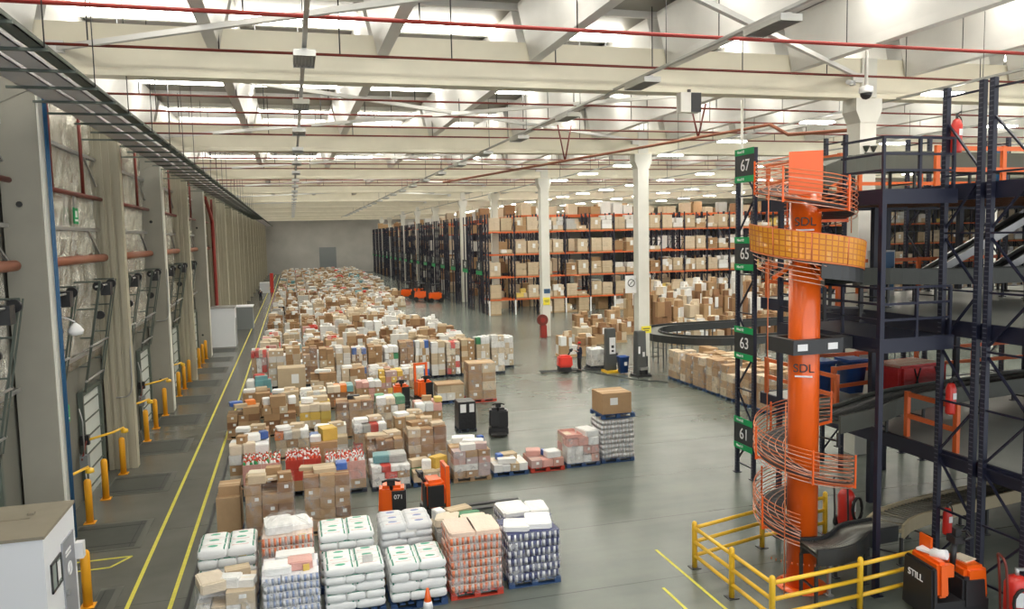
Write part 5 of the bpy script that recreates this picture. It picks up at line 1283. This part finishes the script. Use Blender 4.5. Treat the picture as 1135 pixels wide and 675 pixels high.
for i, (x, y, rz) in enumerate(((15.6, 99.0, 2.9), (16.9, 96.0, 3.2), (14.4, 103.5, 2.8), (16.2, 104.5, 2.5))):
    forklift('orange forklift parked before the rack ends, %s of four' % ORD[i], (x, y, 0), rz)
# the black and orange truck in the corner
t = thing('order_picker_truck', 'orange and black ride-on truck in front of the near rack frame', 'warehouse truck', (12.78, 12.72, 0), -.12)
m_ = MB(); m_.box((-.56, .0, .62), (.10, .98, 1.02)); obj('front_plate', hood(.14, 1.0, .10, 1.18, .04, 'black_plastic', 'front_plate'), t, (-.62, 0, 0))
m_ = MB(); m_.box((0, 0, .28), (1.15, .92, .38)); obj('chassis', m_, t, mats='black_plastic')
obj('battery_cover', hood(.55, .88, .42, 1.12, .08, 'orange_paint', 'battery_cover'), t, (.36, 0, 0)); obj('side_cover', hood(.56, .86, .3, .92, .05, 'black_plastic', 'side_cover'), t, (.28, -.06, 0))
obj('rear_hood', hood(.26, .96, .55, 1.28, .06, 'orange_paint', 'rear_hood'), t, (-.42, 0, 0))
m_ = MB(); m_.box((-.3, .28, 1.38), (.05, .35, .4)); m_.box((-.3, -.38, 1.1), (.2, .12, .25)); obj('side_shield', m_, t, mats='orange_paint')
m_ = MB(); m_.tube([(-.38, .0, 1.30), (-.22, -.25, 1.36)], .10, 10); m_.box((-.35, .18, 1.32), (.28, .3, .05), rz=.4); obj('paper_roll', m_, t, mats='paper', label='rolled white papers lying in the tray')
m_ = MB(); m_.box((.38, .05, 1.13), (.34, .36, .02), rz=.3); obj('document', m_, t, mats='goods_cream', label='yellowish papers')
m_ = MB(); m_.tube([(.02, -.1, 1.0), (.06, -.1, 1.55)], .06, 10); m_.box((.08, -.1, 1.62), (.22, .26, .14)); m_.tube([(.16, -.26, 1.64), (.32, -.26, 1.7), (.34, -.1, 1.76), (.32, .06, 1.7), (.16, .06, 1.64)], .03, 8); m_.box((.10, -.1, 1.76), (.12, .12, .16)); obj('control_tiller', m_, t, mats='black_plastic')
obj('lettering', text_mesh('STILL', .2, 'sign_white'), t, (-.70, .05, .86), rot=(PI / 2, 0, -PI / 2), label='white maker lettering')
for y in (-.3, .3): wheel(t, .3, y, .13, .14)
# ------------------------------------------------------------------ stretch wrapping station
for i, (x, y, lab, a) in enumerate(((17.55, 42.0, 'dark grey stretch wrapping machine with a white control panel, beside the blue bin', 0), (18.55, 40.1, 'dark grey stretch wrapping machine standing against the near white column', 0.1))):
    t = thing('wrapping_machine', lab, 'wrapping machine', (x, y, 0), a, 'stretch wrapping machines')
    obj('mast', hood(.62, .5, .1, 2.55, .04, 'machine_grey', 'mast'), t); obj('base', MB().box((0, -.1, .06), (.85, .9, .12)), t, mats='safety_yellow' if i == 0 else 'steel_dark')
    if i == 0:
        p = obj('control_panel', MB().box((.05, -.26, 1.55), (.36, .04, .95)), t, mats='panel_white'); m_ = MB(); m_.box((.05, -.285, 1.5), (.16, .02, .16)); m_.box((.05, -.285, 1.25), (.14, .02, .12)); obj('button', m_, p, mats='black_plastic')
    else:
        obj('control_panel', MB().box((.1, -.26, 1.25), (.12, .04, .26)).box((-.18, -.26, 1.5), (.10, .04, .4)), t, mats='panel_white')
    obj('film_carriage', MB().box((.36, .05, .8), (.2, .3, .6)), t, mats='steel_dark')
    if i == 0: m_ = MB(); m_.tube([(-.4, 1.3, .0), (-.4, 1.3, .09)], .7, 28); obj('turntable', m_, t, mats='steel_dark')
m_ = MB()
for a, b in (((15.95, 43.9), (16.8, 41.3)), ((16.8, 41.3), (17.75, 39.3)), ((17.75, 39.3), (18.3, 38.35)), ((18.3, 38.35), (18.75, 38.3)), ((18.75, 38.3), (19.0, 37.6))): m_.bar((*a, .02), (*b, .02), .14, .03)
tag(obj('cable_cover', m_, None, mats='black_rubber'), 'black cable cover strip zigzagging on the floor by the wrapping machines', 'cable cover')
t = thing('waste_bin', 'blue plastic bin between the two wrapping machines', 'bin', (17.93, 41.02, 0))
m_ = MB(); m_.lathe([(.30, .08), (.36, .95), (.40, .98), (.40, 1.04), (.34, 1.04), (.28, .12)], n=4); obj('tub', m_, t, (0, 0, 0), PI / 4, mats='blue_plastic'); obj('sign', MB().box((.05, -.27, .62), (.16, .02, .2)), t, mats='sign_white')
t = thing('floor_scale', 'small grey metal box stand right of the blue bin', 'stand', (18.65, 39.9, 0)); obj('box', MB().box((0, 0, .45), (.5, .45, .14)).box((0, .1, .62), (.4, .2, .2)), t, mats='galvanised'); obj('frame', MB().box((-.2, 0, .2), (.05, .4, .4)).box((.2, 0, .2), (.05, .4, .4)).box((0, 0, .05), (.45, .4, .05)), t, mats='steel_dark')
q = load('mixed', 16.7, 17.6, 42.85, 1.15, 'pale wrapped load on the turntable left of the wrapping machine', 'dark', D=.9, mats=(['carton_white'], ['goods_white', 'goods_grey']), layers=3, wrap=True); q.location.z = .095
# fire gear
t = thing('hose_reel', 'red fire hose reel on a red cabinet in front of the farther white column', 'hose reel', (18.72, 58.2, 0))
obj('cabinet', hood(.5, .45, .0, 1.0, .03, 'sign_red', 'cabinet'), t, (.0, 0, 0)); m_ = MB(); m_.tube([(-.1, -.22, 1.4), (-.1, .05, 1.4)], .44, 24); obj('reel', m_, t, mats='pipe_red'); m_ = MB(); m_.tube([(-.1, -.27, 1.4), (-.1, -.2, 1.4)], .2, 16); obj('hub', m_, t, mats='sign_red'); obj('bracket', MB().box((.05, .1, 1.2), (.1, .1, .8)), t, mats='hydrant_red')
def extinguisher(lab, loc, s_=1.0, sign=True):
    t = thing('fire_extinguisher', lab, 'fire extinguisher', loc, 0, 'fire extinguishers')
    m_ = MB(); m_.lathe([(.02, 0), (.085 * s_, .01), (.09 * s_, .05), (.09 * s_, .46 * s_), (.06 * s_, .55 * s_), (.03 * s_, .57 * s_)], n=16); obj('cylinder', m_, t, mats='hydrant_red')
    m_ = MB(); m_.tube([(0, 0, .56 * s_), (0, 0, .64 * s_)], .028, 8); m_.bar((-.02, 0, .64 * s_), (.10, 0, .69 * s_), .03); obj('valve', m_, t, mats='black_plastic')
    m_ = MB(); m_.tube(smooth_path([(.02, 0, .62 * s_), (.14, 0, .58 * s_), (.13, 0, .2 * s_)]), .014, 6); obj('hose', m_, t, mats='black_rubber')
    obj('label', MB().box((0, -.09 * s_, .34 * s_), (.09, .012, .14)), t, mats='paper'); obj('bracket', MB().box((-.06 * s_, .06 * s_, .35 * s_), (.1, .06, .06)), t, mats='steel_dark')
extinguisher('red fire extinguisher hung on the near rack post high above the upper platform', (14.14, 14.16, 9.6), 1.3)
extinguisher('red fire extinguisher hung on the near rack post at the lowest deck', (14.16, 14.14, 3.78), 1.25)
extinguisher('red fire extinguisher hung on the near rack post close to the beige conveyor', (14.16, 14.14, .98), 1.1)
extinguisher('red fire extinguisher on the dock wall behind the white cabin', (-6.4, 22.15, .55), 1.5) if False else None
for lab, loc, rz, sc2, op in (('big red wheeled fire extinguisher behind the dark outfeed conveyor', (13.9, 17.2, 0), .3, 1.0, 0), ('red wheeled fire extinguisher with a tubular handle in the corner beside the rack post', (13.5, 11.75, 0), -.5, 1.0, 1)):
    t = thing('wheeled_extinguisher', lab, 'fire extinguisher', loc, rz, 'wheeled fire extinguishers')
    m_ = MB(); m_.lathe([(.05, .12), (.2, .15), (.22, .25), (.22, .95), (.15, 1.08), (.06, 1.12)], n=18); obj('tank', m_, t, mats='hydrant_red'); obj('label', MB().box((0, -.222, .7), (.16, .012, .3)), t, mats='paper')
    m_ = MB(); m_.tube([(0, 0, 1.1), (0, 0, 1.25)], .04, 8); m_.box((.06, 0, 1.24), (.2, .05, .05)); obj('valve', m_, t, mats='galvanised')
    for y in (-.28, .28): wheel(t, .05, y, .17, .08)
    m_ = MB(); m_.tube(smooth_path([(-.2, -.2, .2), (-.25, -.2, 1.25), (-.3, -.2, 1.5), (-.3, .2, 1.5), (-.25, .2, 1.25), (-.2, .2, .2)], 2), .025, 8); obj('handle', m_, t, mats='pipe_red' if op else 'steel_dark')
    m_ = MB(); m_.tube([(.05 + .2 * math.cos(a), -.26 - .02 * a / 6, .65 + .3 * math.sin(a)) for a in [k * .45 for k in range(42)]], .022, 6); obj('hose', m_, t, mats='black_rubber')
# goods on the lowest deck
t = thing('wrapped_bale', 'red film wrapped bale with a tan top standing on the lowest deck', 'bale', (18.1, 19.75, 2.9), .12)
obj('pallet', PAL['dark'], t, sc_=(1.7, 1.1, 1)); o = obj('film', BAG['red_film'], t, (0, 0, .12), 0, (2.0, 1.25, .86)); obj('lid', CART['kraft_pale'], t, (0, 0, .84), 0, (1.72, 1.0, .14)); m_ = MB(); 
for x in (-.45, .4): m_.bar((x, -.63, .2), (x + .25, -.64, .9), .03); m_.bar((x + .25, -.63, .2), (x, -.64, .9), .03)
obj('cord', m_, t, mats='black_rubber')
for i, (x, y, lab) in enumerate(((15.45, 20.4, 'blue plastic bin on the lowest deck nearest to the orange column'), (16.5, 20.3, 'blue plastic bin on the lowest deck on the side of the red bale'))):
    t = thing('waste_bin', lab, 'bin', (x, y, 2.9), 0, 'blue bins on the lowest deck'); m_ = MB(); m_.lathe([(.34, .06), (.44, 1.0), (.49, 1.03), (.49, 1.10), (.42, 1.10), (.33, .1)], n=4); obj('tub', m_, t, (0, 0, 0), PI / 4, mats='blue_plastic'); obj('lid_rim', MB().box((0, 0, 1.1), (.7, .7, .04)), t, mats='blue_plastic')
m_ = MB(); m_.box((0, 0, .6), (.34, .3, 1.2), taper=.8)
tag(obj('hanging_sack', BAG['red_film'], None, (14.35, 11.75, 5.96), 0, (.4, .35, 1.25)), 'red film sack standing at the edge of the middle deck', 'sack')
t = thing('side_table', 'small dark metal frame stand on the lowest deck behind the rack post', 'stand', (20.0, 15.2, 2.9)); obj('frame', MB().box((-.3, -.2, .35), (.05, .05, .7)).box((.3, -.2, .35), (.05, .05, .7)).box((-.3, .2, .35), (.05, .05, .7)).box((.3, .2, .35), (.05, .05, .7)).box((0, -.2, .3), (.6, .04, .04)).box((0, 0, .69), (.7, .5, .04)), t, mats='dark_green_steel')
for i, (x, y, z) in enumerate(((15.2, 20.6, 5.9), (17.8, 20.6, 5.9), (20.4, 19.0, 8.9))):
    t = thing('control_cabinet', 'blue-grey control cabinet on the %s, %s' % (('middle deck', 'middle deck', 'top deck')[i], ('by the signs', 'behind the posts', 'behind the guard rail')[i]), 'control cabinet', (x, y, z)); obj('body', MB().box((0, 0, .7), (.7, .35, 1.4)), t, mats='goods_grey'); obj('door', MB().box((0, -.19, .75), (.6, .03, 1.2)), t, mats='pipe_blue'); obj('handle', MB().box((.22, -.215, .8), (.04, .03, .16)), t, mats='steel_dark')
# traffic cone
t = thing('traffic_cone', 'orange traffic cone at the bottom edge before the sacks', 'cone', (2.42, 15.75, 0)); obj('base', MB().box((0, 0, .015), (.36, .36, .03)), t, mats='black_rubber'); m_ = MB(); m_.lathe([(.15, .03), (.03, .70), (.02, .71)], n=18); obj('cone', m_, t, mats='orange_paint'); m_ = MB(); m_.lathe([(.112, .26), (.082, .43), (.08, .43)], n=18); obj('band', m_, t, mats='panel_white')

# ------------------------------------------------------------------ people
def skin_mesh(name, joints, bones, material, sub=2):
    """continuous surface grown over a skeleton; joints: name -> (pos, radius); the first joint is the root"""
    names = list(joints); idx = {k: i for i, k in enumerate(names)}
    me = bpy.data.meshes.new(name); me.from_pydata([joints[k][0] for k in names], [(idx[a], idx[b]) for a, b in bones], []); me.update()
    o = bpy.data.objects.new(name, me); COL.objects.link(o); o.modifiers.new('Skin', 'SKIN'); sd = o.modifiers.new('Sub', 'SUBSURF'); sd.levels = sub; sd.render_levels = sub
    for i, k in enumerate(names):
        r = joints[k][1]; r = (r, r) if isinstance(r, (int, float)) else r
        v = me.skin_vertices[0].data[i]; v.radius = r; v.use_root = (i == 0)
    dg = bpy.context.evaluated_depsgraph_get(); m2 = bpy.data.meshes.new_from_object(o.evaluated_get(dg)); bpy.data.objects.remove(o)
    m2.materials.clear(); m2.materials.append(MAT[material]); m2.name = name
    for p in m2.polygons: p.use_smooth = True
    return m2
def make_person(label, loc, rz, cap):
    """standing, facing local -y, forearms raised to a tiller; 1.75 m"""
    t = thing('person', label, 'person', loc, rz)
    J = {'pelvis': ((0, 0, .95), (.13, .10)), 'waist': ((0, 0, 1.1), (.12, .09)), 'chest': ((0, 0, 1.30), (.15, .10)), 'neck0': ((0, 0, 1.46), (.06, .06)), 'neck': ((0, -.01, 1.53), .05), 'head': ((0, -.015, 1.62), (.075, .085)), 'crown': ((0, -.005, 1.70), (.07, .08))}
    B = [('pelvis', 'waist'), ('waist', 'chest'), ('chest', 'neck0'), ('neck0', 'neck'), ('neck', 'head'), ('head', 'crown')]
    TJ = {}
    for s_, n_ in ((-1, 'l'), (1, 'r')):
        J.update({'sh' + n_: ((s_ * .19, 0, 1.40), .058), 'el' + n_: ((s_ * .25, .02, 1.12), .043), 'wr' + n_: ((s_ * .20, -.22, 1.24), .03), 'pm' + n_: ((s_ * .185, -.29, 1.26), (.036, .018)),
                  'hip' + n_: ((s_ * .095, 0, .88), .085), 'kn' + n_: ((s_ * .11, -.02, .48), .06), 'an' + n_: ((s_ * .115, .02, .09), .04), 'toe' + n_: ((s_ * .13, -.13, .035), .035)})
        B += [('chest', 'sh' + n_), ('sh' + n_, 'el' + n_), ('el' + n_, 'wr' + n_), ('wr' + n_, 'pm' + n_), ('pelvis', 'hip' + n_), ('hip' + n_, 'kn' + n_), ('kn' + n_, 'an' + n_), ('an' + n_, 'toe' + n_)]
        for f, (dx, ln) in enumerate(((-.028, .07), (-.010, .082), (.009, .076), (.027, .058))):
            J['f%d%s' % (f, n_)] = ((s_ * .185 + dx, -.33 - ln * .3, 1.262), .0095); J['g%d%s' % (f, n_)] = ((s_ * .185 + dx, -.33 - ln * .75, 1.235), .008)
            B += [('pm' + n_, 'f%d%s' % (f, n_)), ('f%d%s' % (f, n_), 'g%d%s' % (f, n_))]
        J['t0' + n_] = ((s_ * .185 - s_ * .045, -.275, 1.25), .011); J['t1' + n_] = ((s_ * .185 - s_ * .055, -.325, 1.24), .009); B += [('wr' + n_, 't0' + n_), ('t0' + n_, 't1' + n_)]
    obj('body', skin_mesh('body', J, B, 'skin'), t)
    m_ = MB(); m_.lathe([(.004, .03), (.014, .0), (.016, -.012), (.004, -.02)], (0, -.105, 1.615), 8)
    for s_ in (-1, 1): m_.lathe([(.003, .02), (.02, .012), (.022, -.012), (.004, -.028)], (s_ * .085, .0, 1.62), 8)
    obj('nose_and_ears', m_, t, mats='skin')
    m_ = MB()
    for s_ in (-1, 1): m_.lathe([(.002, .009), (.011, 0), (.002, -.009)], (s_ * .032, -.094, 1.645), 8)
    m_.box((0, -.098, 1.572), (.05, .012, .009)); obj('eyes_and_mouth', m_, t, mats='hair')
    K = {k: v for k, v in J.items() if k in ('pelvis', 'waist', 'chest', 'neck0', 'shl', 'ell', 'shr', 'elr')}
    g = lambda r, a: tuple(q + a for q in r) if isinstance(r, tuple) else r + a
    JK = {k: (v[0], g(v[1], .018)) for k, v in K.items()}; JK['neck0'] = ((0, 0, 1.47), (.06, .06)); JK['hem'] = ((0, 0, .84), (.185, .145)); JK['pelvis'] = ((0, 0, .96), (.165, .13))
    for n_, s_ in (('l', -1), ('r', 1)): JK['cuff' + n_] = ((s_ * .205, -.19, 1.225), .042)
    obj('jacket', skin_mesh('jacket', JK, [('hem', 'pelvis'), ('pelvis', 'waist'), ('waist', 'chest'), ('chest', 'neck0')] + [(a, b) for q in 'lr' for a, b in (('chest', 'sh' + q), ('sh' + q, 'el' + q), ('el' + q, 'cuff' + q))], 'cloth_navy'), t)
    TJ = {'pelvis': ((0, 0, .93), (.135, .11)), 'band': ((0, 0, 1.04), (.12, .09))}; TB = [('pelvis', 'band')]
    for n_, s_ in (('l', -1), ('r', 1)):
        for k in ('hip', 'kn', 'an'): TJ[k + n_] = (J[k + n_][0] if k != 'an' else (s_ * .115, .02, .11), J[k + n_][1] + .018)
        TB += [('pelvis', 'hip' + n_), ('hip' + n_, 'kn' + n_), ('kn' + n_, 'an' + n_)]
    obj('trousers', skin_mesh('trousers', TJ, TB, 'cloth_black'), t)
    for s_ in (-1, 1):
        obj('shoe', pillow('shoe', 'black_rubber', .7, 0, 3), t, (s_ * .125, -.06, 0), s_ * .1, (.11, .29, .11))
    m_ = MB(); m_.lathe([(.098, 1.655), (.102, 1.70), (.085, 1.75), (.05, 1.775), (.01, 1.78)], (0, .0, 0), 18); m_.box((0, -.12, 1.665), (.15, .12, .015)); obj('cap', m_, t, mats=cap)
    m_ = MB(); m_.lathe([(.06, 1.56), (.092, 1.6), (.096, 1.66)], (0, .012, 0), 16); obj('hair', m_, t, mats='hair')
    return t
make_person('person in dark work clothes and a red cap standing behind the red pallet truck', (15.93, 42.72, 0), -1.5, 'cap_red')
make_person('person in dark work clothes and a white cap walking far down the lane', (-4.2, 108, 0), .1, 'panel_white')
